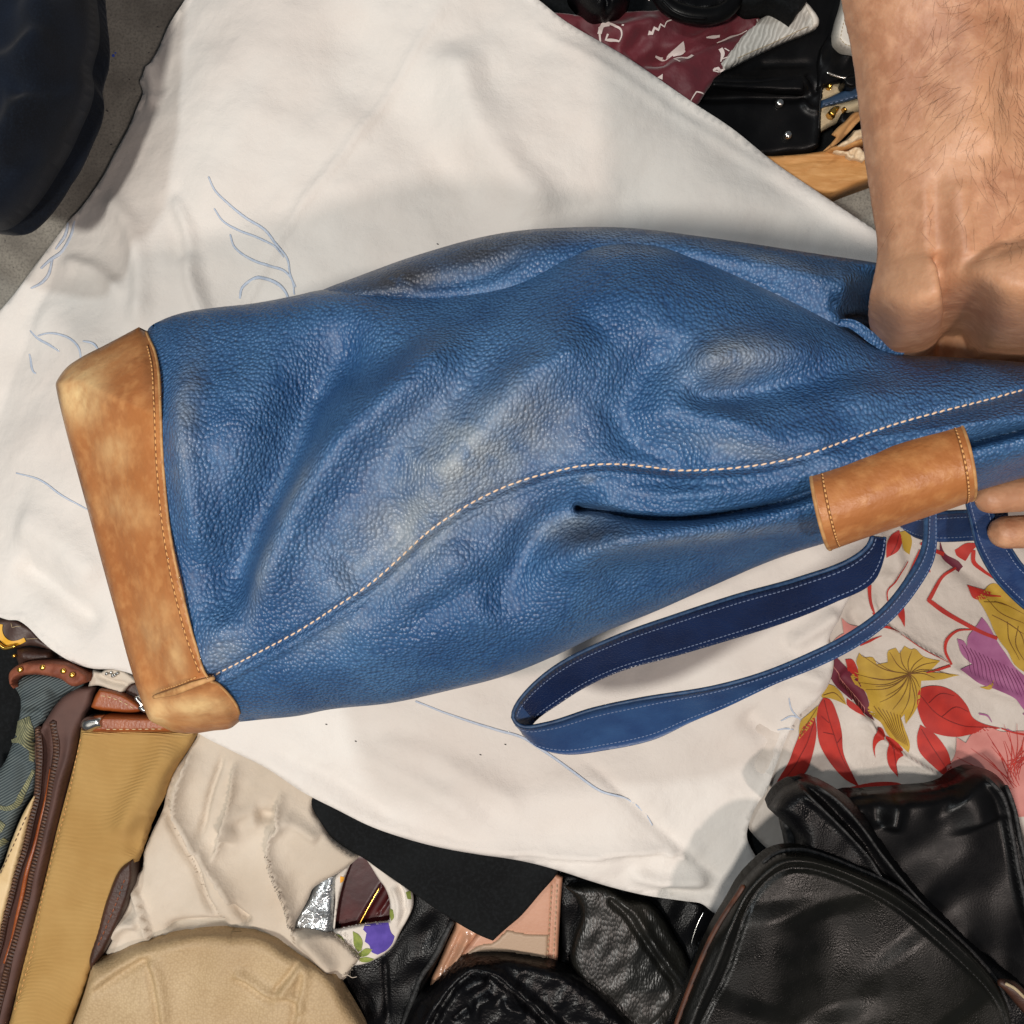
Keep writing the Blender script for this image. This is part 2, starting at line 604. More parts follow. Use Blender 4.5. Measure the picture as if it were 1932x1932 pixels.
M['strap_inner'] = material('dark_navy_strap_lining', S(12, 28, 62), S(17, 36, 74), 50, 0.30, [('voronoi', 700, 0.0002)])
M['strap_edge'] = material('strap_edge_paint', S(26, 52, 86), S(44, 74, 108), 300, 0.5)
M['thread'] = material('pale_thread', S(226, 196, 168), S(205, 172, 140), 300, 0.8, [('noise', 3000, 0.0001)])
M['thread_tan'] = material('tan_thread', S(214, 162, 100), S(206, 150, 90), 500, 0.8)
M['groove_shade'] = material('groove_shade_line', S(124, 74, 34), None, 10, 0.8)  # dark brown that paints in the shade of a stitch groove
M['thread_blue'] = material('grey_blue_thread', S(112, 126, 154), None, 100, 0.8)
M['tan'] = material('tan_leather', S(148, 90, 48), S(174, 112, 62), 34, 0.42, [('noise', 500, 0.00025), ('noise', 90, 0.0008)], c3=S(190, 134, 82), n3=150, nlo=0.25, nhi=0.75,
                    mask=[S(222, 188, 134), S(88, 52, 28)], rvar=0.08, spec=0.5)
M['tan_edge'] = material('raw_leather_edge', S(196, 150, 96), S(160, 112, 66), 200, 0.7)
M['skin'] = material('skin', S(186, 138, 104), S(164, 114, 84), 26, 0.50, [('noise', 420, 0.00030), ('noise', 110, 0.0002)], c3=S(202, 154, 120), n3=150, sss=0.08,
                     mask=[S(212, 116, 92), S(140, 92, 66)])
M['hair'] = material('arm_hair', S(84, 56, 36), None, 10, 0.6)
M['jeans'] = material('dark_denim', S(12, 20, 33), S(6, 10, 18), 25, 0.95, [('noise', 1200, 0.0002)], spec=0.2, sheen=0.05, c3=S(20, 28, 40), n3=900)
M['black'] = material('black_leather', S(9, 9, 10), S(12, 12, 13), 30, 0.36, [('noise', 700, 0.00010)], rvar=0.06, spec=0.15, speck=(S(40, 40, 42), 900, 0.76))
M['black_soft'] = material('black_soft_leather', S(8, 8, 10), S(12, 12, 13), 30, 0.38, [('voronoi', 700, 0.0002)], spec=0.18, rvar=0.1)
M['black_grain'] = material('black_grained_leather', S(20, 20, 18), S(30, 29, 25), 20, 0.38, [('voronoi', 380, 0.00035)], stretch=(1.6, 0.7, 1), warp=0.01)
M['black_crinkle'] = material('black_crinkled_leather', S(7, 7, 9), S(11, 11, 13), 30, 0.30, [('noise', 80, 0.003)], spec=0.18)
M['black_cloth'] = material('black_cloth', S(20, 22, 23), S(14, 15, 16), 30, 0.9, [('noise', 900, 0.0003), ('noise', 60, 0.003)], c3=S(28, 30, 32), n3=400, spec=0.15)
M['dust'] = material('worn_edge', S(46, 46, 46), S(14, 14, 15), 250, 0.6, [('noise', 500, 0.001)])
M['olive'] = material('olive_black_leather', S(11, 11, 10), S(20, 20, 16), 9, 0.34, [('noise', 800, 0.0002)], spec=0.18, rvar=0.1, speck=(S(70, 70, 66), 1200, 0.72))
M['maroon'] = material('maroon_silk', S(104, 24, 36), S(86, 18, 30), 30, 0.6, [('noise', 60, 0.002)], sheen=0.3)
M['print_white'] = material('white_print', S(222, 205, 198), None, 10, 0.8)
M['white_leather'] = material('white_purse_leather', S(218, 212, 202), S(200, 192, 180), 40, 0.5, [('noise', 500, 0.0003)])
M['white_pattern'] = material('embossed_white', S(210, 206, 198), S(190, 186, 178), 60, 0.45, [('wave', 90, 0.0005, 20, 6.0)], grain=(S(150, 146, 138), 0.6))
M['metal'] = material('nickel', S(200, 198, 192), None, 10, 0.22, metallic=1.0)
M['gold'] = material('gold', S(226, 178, 84), None, 10, 0.25, metallic=1.0)
M['beige'] = material('beige_canvas', S(206, 186, 150), S(188, 166, 130), 50, 0.8, [('wave', 900, 0.0002)])
M['navy'] = material('navy_trim', S(28, 50, 74), S(38, 62, 88), 80, 0.5, [('noise', 600, 0.0003)])
M['card'] = material('cardboard', S(190, 138, 80), S(176, 122, 66), 25, 0.75, [('noise', 200, 0.0004)], c3=S(208, 160, 104), n3=60, stretch=(1, 5, 1))
M['card_torn'] = material('torn_cardboard', S(226, 204, 172), S(206, 176, 138), 200, 0.9, [('noise', 300, 0.001)])
M['card_in'] = material('cardboard_inside', S(96, 56, 30), S(74, 42, 24), 60, 0.85)
M['canvas'] = material('tan_canvas', S(216, 174, 106), S(204, 160, 92), 30, 0.7, [('wave', 330, 0.0005, 88, 0.3)], grain=(S(140, 106, 50), 0.45))
M['trim'] = material('brown_trim_leather', S(150, 78, 34), S(128, 60, 24), 60, 0.4, [('noise', 500, 0.0003)])
M['brown'] = material('brown_nylon', S(92, 64, 56), S(76, 52, 46), 40, 0.75, [('noise', 800, 0.0002)])
M['brown_dark'] = material('dark_brown_leather', S(66, 38, 26), S(48, 26, 18), 60, 0.5, [('noise', 500, 0.0004)])
M['ruffle'] = material('reddish_brown_suede', S(140, 78, 52), S(112, 56, 36), 90, 0.7, [('noise', 600, 0.0004)])
M['ruffle_dark'] = material('dark_brown_piping', S(92, 50, 28), S(60, 32, 20), 120, 0.6)
M['zip'] = material('brown_zip_teeth', S(110, 78, 58), S(80, 54, 40), 300, 0.5)
M['cream'] = material('cream_leather', S(222, 196, 152), S(206, 176, 128), 50, 0.5, [('noise', 300, 0.0004)])
M['jacquard'] = material('grey_blue_jacquard', S(104, 114, 112), S(84, 96, 98), 40, 0.7, [('wave', 160, 0.0006, 60, 0.3)], grain=(S(34, 46, 52), 0.9))
M['jacquard_leaf'] = material('pale_woven_leaf', S(168, 164, 120), S(120, 120, 92), 300, 0.75, [('wave', 200, 0.0005, -40, 0.5)], grain=(S(70, 78, 62), 0.9))
M['mono'] = material('brown_monogram_canvas', S(72, 52, 44), S(58, 40, 36), 80, 0.5, [('noise', 600, 0.0002)])
M['yellow'] = material('mustard_print', S(214, 160, 26), None, 10, 0.5)
M['linen'] = material('off_white_canvas', S(202, 190, 174), S(186, 172, 154), 16, 0.85, [('noise', 900, 0.0002), ('noise', 40, 0.003)], sheen=0.1)
M['perf'] = material('perforated_beige', S(190, 166, 128), S(176, 150, 112), 18, 0.6, [('voronoi', 560, 0.0002)], grain=(S(140, 112, 76), 0.5))
M['silver'] = material('silver_crinkled', S(200, 204, 206), S(150, 156, 160), 60, 0.28, [('crack', 260, 0.0002), ('noise', 90, 0.0008)], metallic=0.85)
M['maroon_gloss'] = material('maroon_patent', S(70, 22, 22), S(52, 16, 18), 40, 0.35, [('noise', 50, 0.0003)], coat=0.05, spec=0.3)
M['floral_white'] = material('white_printed_cotton', S(214, 206, 196), S(202, 192, 180), 30, 0.8, [('noise', 800, 0.0002), ('noise', 60, 0.002)])
M['purple'] = material('purple_print', S(86, 66, 158), S(68, 50, 138), 120, 0.8)
M['green'] = material('green_print', S(140, 150, 70), S(104, 120, 50), 150, 0.8)
M['orange'] = material('orange_print', S(226, 160, 50), None, 10, 0.8)
M['nude'] = material('nude_leather', S(190, 142, 116), S(178, 130, 104), 30, 0.45, [('noise', 500, 0.0002)])
M['nude_clear'] = material('nude_vinyl', S(176, 130, 104), S(210, 160, 126), 12, 0.18, [('noise', 60, 0.002)], coat=0.6)
M['greige'] = material('greige_leather', S(168, 142, 118), None, 30, 0.5, [('noise', 500, 0.0002)])
M['scarf'] = material('white_silk', S(198, 188, 178), S(186, 176, 166), 12, 0.6, [('noise', 50, 0.003), ('noise', 900, 0.0001)], sheen=0.2)
M['red'] = material('red_print', S(178, 40, 26), S(156, 30, 22), 80, 0.7)
M['red_dark'] = material('dark_red_line', S(116, 18, 16), None, 10, 0.7)
M['gold_print'] = material('gold_print', S(182, 148, 48), S(164, 130, 38), 80, 0.7)
M['gold_line'] = material('brown_line', S(104, 66, 16), None, 10, 0.7)
M['pink'] = material('orchid_print', S(160, 96, 136), S(144, 78, 120), 80, 0.7)
M['rose'] = material('rose_print', S(198, 132, 124), S(184, 116, 108), 60, 0.7)
M['plum'] = material('plum_print', S(96, 24, 44), None, 10, 0.7)
M['plum_line'] = material('plum_line', S(96, 24, 70), None, 10, 0.7)
M['embroid'] = material('light_blue_embroidery', S(176, 188, 206), S(192, 200, 212), 300, 0.8, [('noise', 2000, 0.0002)])
M['paper'] = material('brown_paper', S(186, 140, 88), S(160, 112, 64), 60, 0.85)
M['blue_paint'] = material('blue_paint_spot', S(50, 82, 190), None, 10, 0.6)

# ------------------------------------------------------------------ floor
fl = put_mesh('floor', [(-3, -3, 0), (3, -3, 0), (3, 3, 0), (-3, 3, 0)], [[0, 1, 2, 3]], M['floor'], smooth=False)
tag(fl, kind='structure')
for (x, y, r) in [(184, 176, 5), (190, 180, 3), (181, 182, 2.4), (214, 105, 2.6), (218, 100, 1.6), (1592, 335, 3), (1652, 316, 3)]:
    tag(disc('paint_spot', x, y, 0.0006, r, 0.0006, M['blue_paint'], fl, 10))

gc = thing('gap_shade_sheet', 'added dark sheet standing in for the shade in gaps beneath the heap of bags in the lower half', 'cloth', 900, 1750)  # added dark sheet: gaps in the heap get their shade from its colour
gs = Surf([(-200, 1130), (200, 1200), (420, 1300), (900, 1400), (1400, 1400), (1560, 1200), (1700, 900), (2200, 900), (2200, 2200), (-200, 2200)], 0.006, 0.002, 8, waves=[(160, 0.001)])
slab('cloth', gs, M['black_cloth'], gc, mode='shell', thick=0.002, res=30, zref=0.004)
gc = thing('box_shade_sheet', 'added dark sheet standing in for the shade between things at the torn cardboard box', 'cloth', 1400, 80)  # same added dark sheet, for the shaded gaps around the box
gs = Surf([(1000, -200), (2100, -200), (2100, 300), (1640, 315), (1440, 290), (1200, 200), (980, 40)], 0.006, 0.002, 8, waves=[(160, 0.001)])
slab('cloth', gs, M['black_cloth'], gc, mode='shell', thick=0.002, res=24, zref=0.004)

# ------------------------------------------------------------------ white sheet
sheet_out = [(430, -260), (330, -60), (285, 2), (262, 52), (235, 88), (224, 108), (231, 124), (234, 136), (222, 165), (205, 205), (176, 252), (148, 300),
             (112, 343), (78, 376), (52, 410), (28, 442), (2, 476), (-30, 520), (-120, 640), (-130, 1050), (-60, 1150), (0, 1172), (25, 1173), (46, 1184), (75, 1209), (108, 1234),
             (138, 1251), (175, 1262), (217, 1264), (259, 1278), (310, 1330), (375, 1385), (430, 1414), (500, 1449), (572, 1496), (632, 1528), (697, 1562), (762, 1586),
             (827, 1604), (907, 1619), (956, 1626), (1005, 1636), (1063, 1653), (1118, 1672), (1160, 1685), (1221, 1700), (1298, 1712), (1329, 1717),
             (1355, 1736), (1420, 1750), (1460, 1700), (1440, 1640), (1414, 1590), (1412, 1577), (1417, 1551), (1432, 1515), (1445, 1497), (1464, 1446), (1506, 1353),
             (1544, 1319), (1565, 1290), (1574, 1239), (1565, 1210), (1586, 1164), (1598, 1138), (1640, 1080), (1668, 1004), (1720, 900), (1760, 700), (1740, 498),
             (1672, 448), (1560, 372), (1461, 305), (1380, 240), (1310, 194), (1180, 105), (1063, 36), (1018, 0), (860, -110), (700, -220)]
def sheet_z(P):
    z = np.full(len(P), 0.062)
    # falls away towards the bare floor on the far left
    d = (P[:, 0] * 0.78 + (P[:, 1] - 400) * 0.30) - 120
    z -= 0.045 * np.clip(1 - (d + 60) / 260, 0, 1)**1.5
    z -= 0.012 * np.clip((P[:, 1] - 1500) / 250, 0, 1)
    return z
sheet_creases = [
    ([(865, -40), (760, 130), (640, 300), (560, 400), (440, 620), (380, 760)], 9, 0.0030),
    ([(300, 340), (345, 420), (360, 520), (400, 640)], 16, 0.0081),
    ([(300, 340), (335, 410), (352, 500)], 30, -0.0054),
    ([(860, 60), (880, 200), (960, 330), (1070, 420)], 45, 0.0135),
    ([(640, -20), (700, 150), (850, 330), (960, 420)], 70, -0.0108),
    ([(1090, 90), (1190, 240), (1350, 360), (1600, 430)], 60, 0.0054),
    ([(150, 330), (230, 420), (260, 560), (250, 640)], 22, 0.0081),
    ([(60, 460), (160, 500), (230, 560)], 16, 0.0068),
    ([(0, 560), (120, 640), (230, 700)], 40, 0.0081),
    ([(0, 980), (90, 1010), (200, 1100)], 40, 0.0095),
    ([(0, 1060), (80, 1110), (190, 1190)], 26, -0.0081),
    ([(1085, 1420), (1160, 1480), (1240, 1560), (1330, 1640), (1400, 1690)], 9, -0.0035),
    ([(900, 1600), (1030, 1614), (1140, 1614), (1230, 1608), (1340, 1642)], 18, 0.0070, 'F'),
    ([(1180, 1650), (1260, 1672), (1350, 1668)], 14, 0.0081),
    ([(1240, 1690), (1310, 1700), (1370, 1690)], 12, -0.0054),
    ([(620, 1400), (740, 1450), (860, 1520), (920, 1590)], 30, 0.0054),
    ([(700, 1390), (840, 1440), (1000, 1540)], 22, 0.0041),
    ([(500, 1400), (640, 1480), (760, 1560)], 18, -0.0041),
    ([(1430, 1290), (1490, 1270), (1560, 1290)], 20, 0.0081),
    ([(1400, 1340), (1470, 1400), (1440, 1480)], 26, -0.0081),
    ([(1480, 1220), (1540, 1180), (1580, 1150)], 16, 0.0081),
    ([(230, 60), (250, 110), (262, 180)], 14, 0.0081),
    ([(1020, 60), (1300, 230), (1660, 465)], 10, 0.0020, 'n'),
    ([(590, 1498), (700, 1552), (830, 1592), (1000, 1620)], 7, 0.0030),
]
sheet = Surf(sheet_out, 0.062, 0.0008, 12, creases=sheet_creases, waves=[(420, 0.0045), (150, 0.0018), (60, 0.0005)], zfun=sheet_z, corner=60)
so = thing('bed_sheet', 'creased white cotton sheet with light blue embroidered lines spread under the blue bag', 'sheet', 700, 900, 0.03)
slab('cloth', sheet, M['sheet'], so, mode='shell', thick=0.0016, res=9, zref=0.062)
def sheet_on(pts, off=0.0003, step=5):
    return on_surf(spline(pts, False, step, 80), sheet, off, zref=0.062)
emb = [
    (zoom(0, 0, 1100/1932, [(1108, 940), (1140, 1010), (1200, 1070), (1300, 1150), (1400, 1215), (1460, 1290), (1520, 1370), (1535, 1450), (1565, 1520)]), 4),
    (zoom(0, 0, 1100/1932, [(1130, 1100), (1170, 1160), (1260, 1215), (1370, 1260), (1460, 1310), (1500, 1360)]), 3.5),
    (zoom(0, 0, 1100/1932, [(1212, 1235), (1235, 1300), (1290, 1350), (1400, 1400), (1500, 1430), (1545, 1480), (1560, 1560)]), 4),
    (zoom(0, 0, 1100/1932, [(1265, 1575), (1275, 1520), (1340, 1475), (1410, 1475), (1480, 1510), (1520, 1560), (1535, 1620)]), 5),
    (zoom(0, 0, 1100/1932, [(70, 1730), (150, 1725), (250, 1745), (330, 1780), (390, 1835), (400, 1900), (395, 1980)]), 3.5),
    (zoom(0, 0, 1100/1932, [(0, 1690), (70, 1745), (160, 1790), (240, 1835)]), 4),
    (zoom(0, 0, 1100/1932, [(410, 1795), (470, 1810), (510, 1850)]), 3.5),
    (zoom(0, 0, 1100/1932, [(235, 1065), (225, 1150), (190, 1230), (110, 1290), (60, 1340)]), 6),
    (zoom(0, 0, 1100/1932, [(120, 1290), (100, 1370), (60, 1420), (0, 1450)]), 5),
    (zoom(0, 0, 1100/1932, [(205, 1080), (185, 1160), (140, 1230)]), 5),
    ([(0, 890), (60, 905), (110, 935), (168, 965)], 3),
    ([(785, 1322), (850, 1347), (930, 1375), (985, 1393), (1020, 1415), (1080, 1455), (1130, 1487), (1180, 1505), (1215, 1533), (1232, 1560)], 4),
    ([(0, 650), (20, 690), (25, 692)], 4),
    ([(1490, 1318), (1495, 1340), (1512, 1360)], 2.5),
    ([(1476, 1362), (1494, 1352), (1512, 1356)], 2.5),
    ([(1473, 1382), (1490, 1376), (1500, 1378)], 2.5),
]
for pts, w in emb:
    tube('embroidered_line', sheet_on(pts), [w * K * .4, w * K * .6, w * K * .6, w * K * .35], M['embroid'], so, seg=6, squash=0.2)
for (x, y) in [(824, 459), (616, 1364), (671, 1396), (952, 1405), (1094, 1385), (905, 1424), (1062, 1360), (1252, 608), (1181, 626)]:
    w = sheet_on([(x, y), (x + 3, y + 1)], 0.0004)
    tube('dirt_speck', w, 0.00035, M['black_cloth'], so, seg=5)

# ------------------------------------------------------------------ things at the top right
Z1 = lambda pts: zoom(1700, 0, 1000/1932, pts)
Z3 = lambda pts: zoom(2300, 200, 450/1932, pts)
ZB = lambda pts: zoom(2400, 0, 1100/1932, pts)

# black handbag with metal feet
t = thing('handbag', 'large black box handbag with two metal feet lying beside the forearm', 'handbag', 1420, 150)
hb = Surf(Z1([(1400, -200), (1700, -200), (1640, 0), (1590, 170), (1540, 330), (1515, 480), (1500, 620), (1492, 760), (1478, 862), (1440, 882), (1300, 900), (1100, 925), (900, 900), (620, 620),
              (700, 420), (930, 330), (1200, 120)]), 0.046, 0.006, 16, creases=[
              (Z1([(820, 505), (1100, 510), (1390, 500)]), 22, 0.007, 'n'),
              (Z1([(820, 560), (1100, 560), (1400, 560)]), 12, -0.008, 'n'),
              (Z1([(1100, 385), (1300, 380), (1460, 375)]), 8, -0.002),
              (Z1([(1400, 440), (1440, 500), (1480, 560)]), 9, -0.004),
              (Z1([(1640, -50), (1590, 170), (1530, 400), (1495, 620), (1478, 860)]), 9, 0.003, 'n'),
              (Z1([(1380, 560), (1420, 640), (1490, 660)]), 7, 0.003)], waves=[(60, 0.0006)])
slab('body', hb, M['black'], t, res=4)
for x, y in ((1250, 612), (1297, 797)):
    q = Z1([(x, y)])[0]
    disc('metal_foot', q[0], q[1], 0.045, 8.5, 0.006, M['metal'], t, 18, dome=1)
many_tubes('stitching', [path_on(Z1([(1622, 0), (1572, 170), (1522, 330), (1497, 480), (1482, 620), (1474, 760)]), hb, 0.0003)], 0.00035, M['dust'], t, kind='stuff')
slab('flap', Surf(Z1([(850, 470), (1100, 468), (1390, 440), (1405, 460), (1398, 545), (1100, 532), (850, 520)]), 0.053, 0.006, 9, waves=[(60, 0.0006)]), M['black'], t, zb=0.04, res=3)

# maroon scarf
t = thing('scarf', 'maroon scarf printed with white letters crumpled under the edge of the white sheet', 'scarf', 1220, 100)
ms_out = Z1([(-60, 60), (60, 72), (140, 88), (330, 60), (560, 50), (900, 40), (1140, 42), (1180, 60), (1130, 130), (1235, 108), (1170, 160), (1095, 215), (1060, 270), (1000, 330), (925, 410), (850, 500), (765, 612),
             (600, 640), (300, 500), (-150, 200)])
msc = [(Z1([(400, 340), (560, 330), (750, 280), (950, 190), (1130, 140)]), 14, -0.006), (Z1([(250, 260), (420, 200), (600, 120), (760, 70)]), 22, 0.006),
       (Z1([(380, 400), (500, 350), (640, 340)]), 10, -0.005), (Z1([(560, 300), (760, 240), (990, 130)]), 12, 0.005), (Z1([(350, 330), (430, 240), (470, 180)]), 14, -0.004),
       (Z1([(600, 330), (700, 420), (760, 560)]), 20, 0.003), (Z1([(60, 130), (160, 200), (300, 300)]), 12, -0.004), (Z1([(150, 100), (260, 160), (420, 160), (560, 120)]), 12, 0.004)]
msf = Surf(ms_out, 0.054, 0.003, 8, creases=msc, waves=[(60, 0.0012)])
slab('cloth', msf, M['maroon'], t, mode='shell', thick=0.003, res=5, zref=0.054)
pr = [
    (brush(Z1([(215, 240), (205, 175), (260, 165), (300, 185), (325, 205), (330, 240), (318, 262)]), 3, 2, 4.5), 0, 0),
    (brush(Z1([(208, 200), (222, 168), (262, 166)]), 8, 8), 0, 0), (brush(Z1([(318, 262), (285, 245), (245, 232), (255, 210)]), 2.5, 4), 0, 0), (brush(Z1([(330, 180), (342, 184)]), 3), 0, 0),
    (brush(Z1([(488, 210), (510, 215), (520, 190), (545, 198), (555, 170), (580, 180), (590, 155), (620, 142)]), 6, 1.5, 3), 0, 0),
    (brush(Z1([(540, 312), (600, 318), (650, 300), (700, 270)]), 2, 10, 6), 0, 0), (brush(Z1([(640, 320), (690, 300), (706, 285)]), 3, 6), 0, 0),
    (brush(Z1([(672, 374), (640, 344), (690, 335), (720, 340), (752, 318)]), 2, 6, 5), 0, 0),
    (brush(Z1([(828, 226), (870, 216), (912, 204)]), 1.5, 3, 4), 0, 0), (brush(Z1([(896, 242), (940, 226), (985, 205), (1030, 190), (1070, 172)]), 2, 1.5, 5), 0, 0),
    (brush(Z1([(912, 285), (925, 315), (918, 345), (912, 365)]), 8, 2, 7), 0, 0), (brush(Z1([(935, 285), (962, 303)]), 2), 0, 0), (brush(Z1([(918, 350), (950, 340), (988, 342)]), 2), 0, 0),
    (brush(Z1([(868, 415), (895, 405), (905, 420), (935, 408)]), 4, 3, 7), 0, 0), (brush(Z1([(880, 400), (870, 420), (900, 428)]), 2.5), 0, 0),
    (Z1([(574, 438), (572, 474), (542, 458)]), 0, 0), (brush(Z1([(736, 596), (756, 562), (770, 542), (815, 552)]), 1.2, 2.5, 2.2), 0, 0),
    (Z1([(885, 110), (905, 98), (932, 108), (905, 128)]), 0, 0), (brush(Z1([(1122, 120), (1128, 132)]), 3), 0, 0), (Z1([(485, 0), (505, 0), (495, 14)]), 0, 0)]
decals('letter_print', pr, msf, [M['print_white']], t, off=0.0009, res=3, corner=40)

# round black things on the scarf
t = thing('pouch', 'small shiny black pouch lying on the maroon scarf near the sheet corner', 'pouch', 1180, 10)
po = Surf(Z1([(20, -160), (30, -20), (60, 20), (95, 62), (150, 105), (200, 122), (250, 118), (310, 96), (350, 60), (385, 10), (400, -150)]), 0.085, 0.024, 40,
          creases=[(Z1([(225, -60), (250, 30), (245, 75), (248, 120)]), 6, -0.007, 'n'), (Z1([(120, 0), (150, 60)]), 12, 0.003)], waves=[(40, 0.0008)])
slab('body', po, M['black_soft'], t, zb=0.05, res=4)
t = thing('bag_strap', 'round rolled black leather strap curving over the maroon scarf', 'strap', 1330, 10)
sp = spline(Z1([(540, -60), (590, 20), (650, 62), (740, 88), (830, 96), (910, 80), (970, 40), (1010, -40)]), False, 6)
tube('rolled_strap', [world_pt(p[0], p[1], 0.072) for p in sp], 0.0062, M['black'], t, seg=14)
sp = spline(Z1([(575, -10), (640, 50), (720, 82), (830, 92)]), False, 6)
tube('piping', [world_pt(p[0], p[1] + 5, 0.078) for p in sp], 0.0011, M['black'], t, seg=6)
slab('lining', Surf(Z1([(560, -160), (560, -20), (640, 40), (740, 64), (830, 70), (900, 56), (960, 20), (1010, -160)]), 0.063, 0.004, 12, waves=[(40, 0.001)]), M['black_soft'], t, zb=0.05, res=5)
t = thing('cloth_bag', 'crumpled black cloth bag above the white patterned purse', 'bag', 1440, 5)
slab('body', Surf(Z1([(980, -160), (990, -10), (1060, 60), (1150, 60), (1190, 50), (1280, 88), (1330, 122), (1355, 90), (1370, 60), (1420, 0), (1440, -160)]), 0.075, 0.010, 14,
     creases=[(Z1([(1150, -20), (1250, 40), (1330, 110)]), 10, 0.006), (Z1([(1220, -30), (1330, 30), (1360, 70)]), 8, -0.006), (Z1([(1050, 0), (1130, 40), (1200, 40)]), 9, 0.005)], waves=[(30, 0.0015)]), M['black_cloth'], t, zb=0.045, res=4)
# white patterned purse
t = thing('purse', 'white embossed purse between the maroon scarf and the large black handbag', 'purse', 1480, 60)
wp = Surf(Z1([(1380, -20), (1410, 8), (1440, 40), (1470, 80), (1488, 118), (1482, 150), (1440, 176), (1300, 232), (1100, 325), (930, 412), (900, 380), (1050, 200), (1200, 60), (1300, -40)]), 0.056, 0.005, 10,
          creases=[(Z1([(1372, 40), (1410, 90), (1432, 165)]), 4, -0.0015, 'n')], waves=[(60, 0.0006)])
slab('body', wp, M['white_pattern'], t, zb=0.046, res=4)
slab('end_band', Surf(Z1([(1382, -10), (1412, 12), (1440, 40), (1470, 80), (1488, 118), (1482, 150), (1440, 172), (1434, 110), (1400, 50)]), 0.0575, 0.005, 8), M['white_leather'], t, zb=0.050, res=3)
many_tubes('stitching', [path_on(Z1([(1010, 345), (1200, 262), (1425, 158)]), wp, 0.0002)], 0.0003, M['beige'], t, kind='stuff')
# white round purse with button
t = thing('purse', 'cream leather purse with rounded flap and ring shaped emblem left of the forearm', 'purse', 1625, 30)
rp = Surf([(1600, -120), (1592, -5), (1580, 40), (1575, 78), (1583, 88), (1600, 98), (1632, 102), (1680, 100), (1720, 60), (1720, -120)], 0.066, 0.010, 12, waves=[(50, 0.0005)])
slab('flap', rp, M['white_leather'], t, zb=0.03, res=4)
for rr, h in ((19, 0.0010), (13, 0.0010)):
    sp = [(1625 + rr * math.cos(a), 34 + rr * 1.1 * math.sin(a)) for a in np.linspace(0, 2 * math.pi, 40)]
    tube('emblem_ring', on_surf(sp, rp, 0.0006), 0.0010, M['white_leather'], t, seg=6)
stitches(on_surf(spline([(1598, 20), (1588, 50), (1583, 76), (1594, 88), (1632, 93), (1680, 92)], False, 4), rp, 0.0003), 0.0028, 0.0019, 0.0003, M['beige'], t, join=True)
# black bag under the round purse
t = thing('shoulder_bag', 'shiny black shoulder bag with thin cord below the cream round purse', 'bag', 1610, 140)
slab('body', Surf([(1560, 60), (1600, 90), (1660, 100), (1700, 110), (1700, 170), (1640, 165), (1625, 163), (1590, 158), (1560, 168), (1535, 180), (1540, 100)], 0.050, 0.010, 14, waves=[(40, 0.002)]), M['black'], t, zb=0.0, res=4)
sp = spline(Z3([(830, 80), (930, 120), (1060, 152), (1200, 155), (1290, 150)]), False, 4)
tube('cord', [world_pt(p[0], p[1], 0.056) for p in sp], 0.0009, M['metal'], t, seg=8)
slab('loop', Surf(Z3([(1030, 200), (1060, 150), (1200, 120), (1300, 160), (1240, 240), (1180, 290), (1090, 285), (1045, 250)]), 0.060, 0.006, 8), M['black'], t, zb=0.045, res=3)
# beige and navy purse
t = thing('purse', 'beige canvas purse with navy stripe and gold clasp beside the wrist', 'purse', 1610, 190)
bp = Surf(Z3([(700, 300), (820, 240), (950, 215), (1240, 200), (1400, 120), (1700, 60), (1800, 400), (1460, 470), (1200, 600), (1020, 700), (920, 750), (740, 850), (700, 700)]), 0.046, 0.006, 14,
          creases=[(Z3([(770, 410), (1100, 270), (1420, 170)]), 4, -0.003, 'n'), (Z3([(770, 570), (1100, 450), (1440, 350)]), 4, -0.003, 'n'), (Z3([(950, 600), (1150, 540), (1440, 430)]), 10, 0.003)], waves=[(50, 0.001)])
slab('body', bp, M['beige'], t, res=4)
nv = Surf(Z3([(760, 440), (800, 425), (1100, 295), (1400, 212), (1480, 190), (1520, 300), (1425, 335), (1100, 445), (790, 525), (750, 540)]), 0.0500, 0.003, 5)
slab('navy_stripe', nv, M['navy'], t, zb=0.043, res=3)
stitches(path_on(Z3([(790, 515), (1100, 425), (1440, 320)]), nv, 0.0004), 0.004, 0.0024, 0.0003, M['thread_blue'], t, join=True)
q = Z3([(845, 290)])[0]
disc('gold_rivet', q[0], q[1], 0.045, 5, 0.006, M['gold'], t)
slab('gold_clasp', Surf(Z3([(840, 600), (880, 550), (960, 510), (1010, 520), (960, 600), (930, 660), (870, 650)]), 0.054, 0.004, 5), M['gold'], t, zb=0.04, res=3)
t = thing('patent_purse', 'small glossy black purse with gold glint behind the torn cardboard', 'purse', 1610, 215)
slab('body', Surf(Z3([(1010, 490), (1060, 495), (1180, 570), (1290, 580), (1460, 480), (1600, 500), (1600, 900), (1450, 700), (1230, 790), (1100, 900), (930, 760), (950, 640), (990, 550)]), 0.048, 0.012, 16, waves=[(30, 0.002)]), M['black'], t, zb=0.0, res=4)
slab('gold_corner', Surf(Z3([(1040, 530), (1060, 520), (1100, 560), (1085, 585), (1060, 575)]), 0.056, 0.004, 4), M['gold'], t, zb=0.045, res=3)
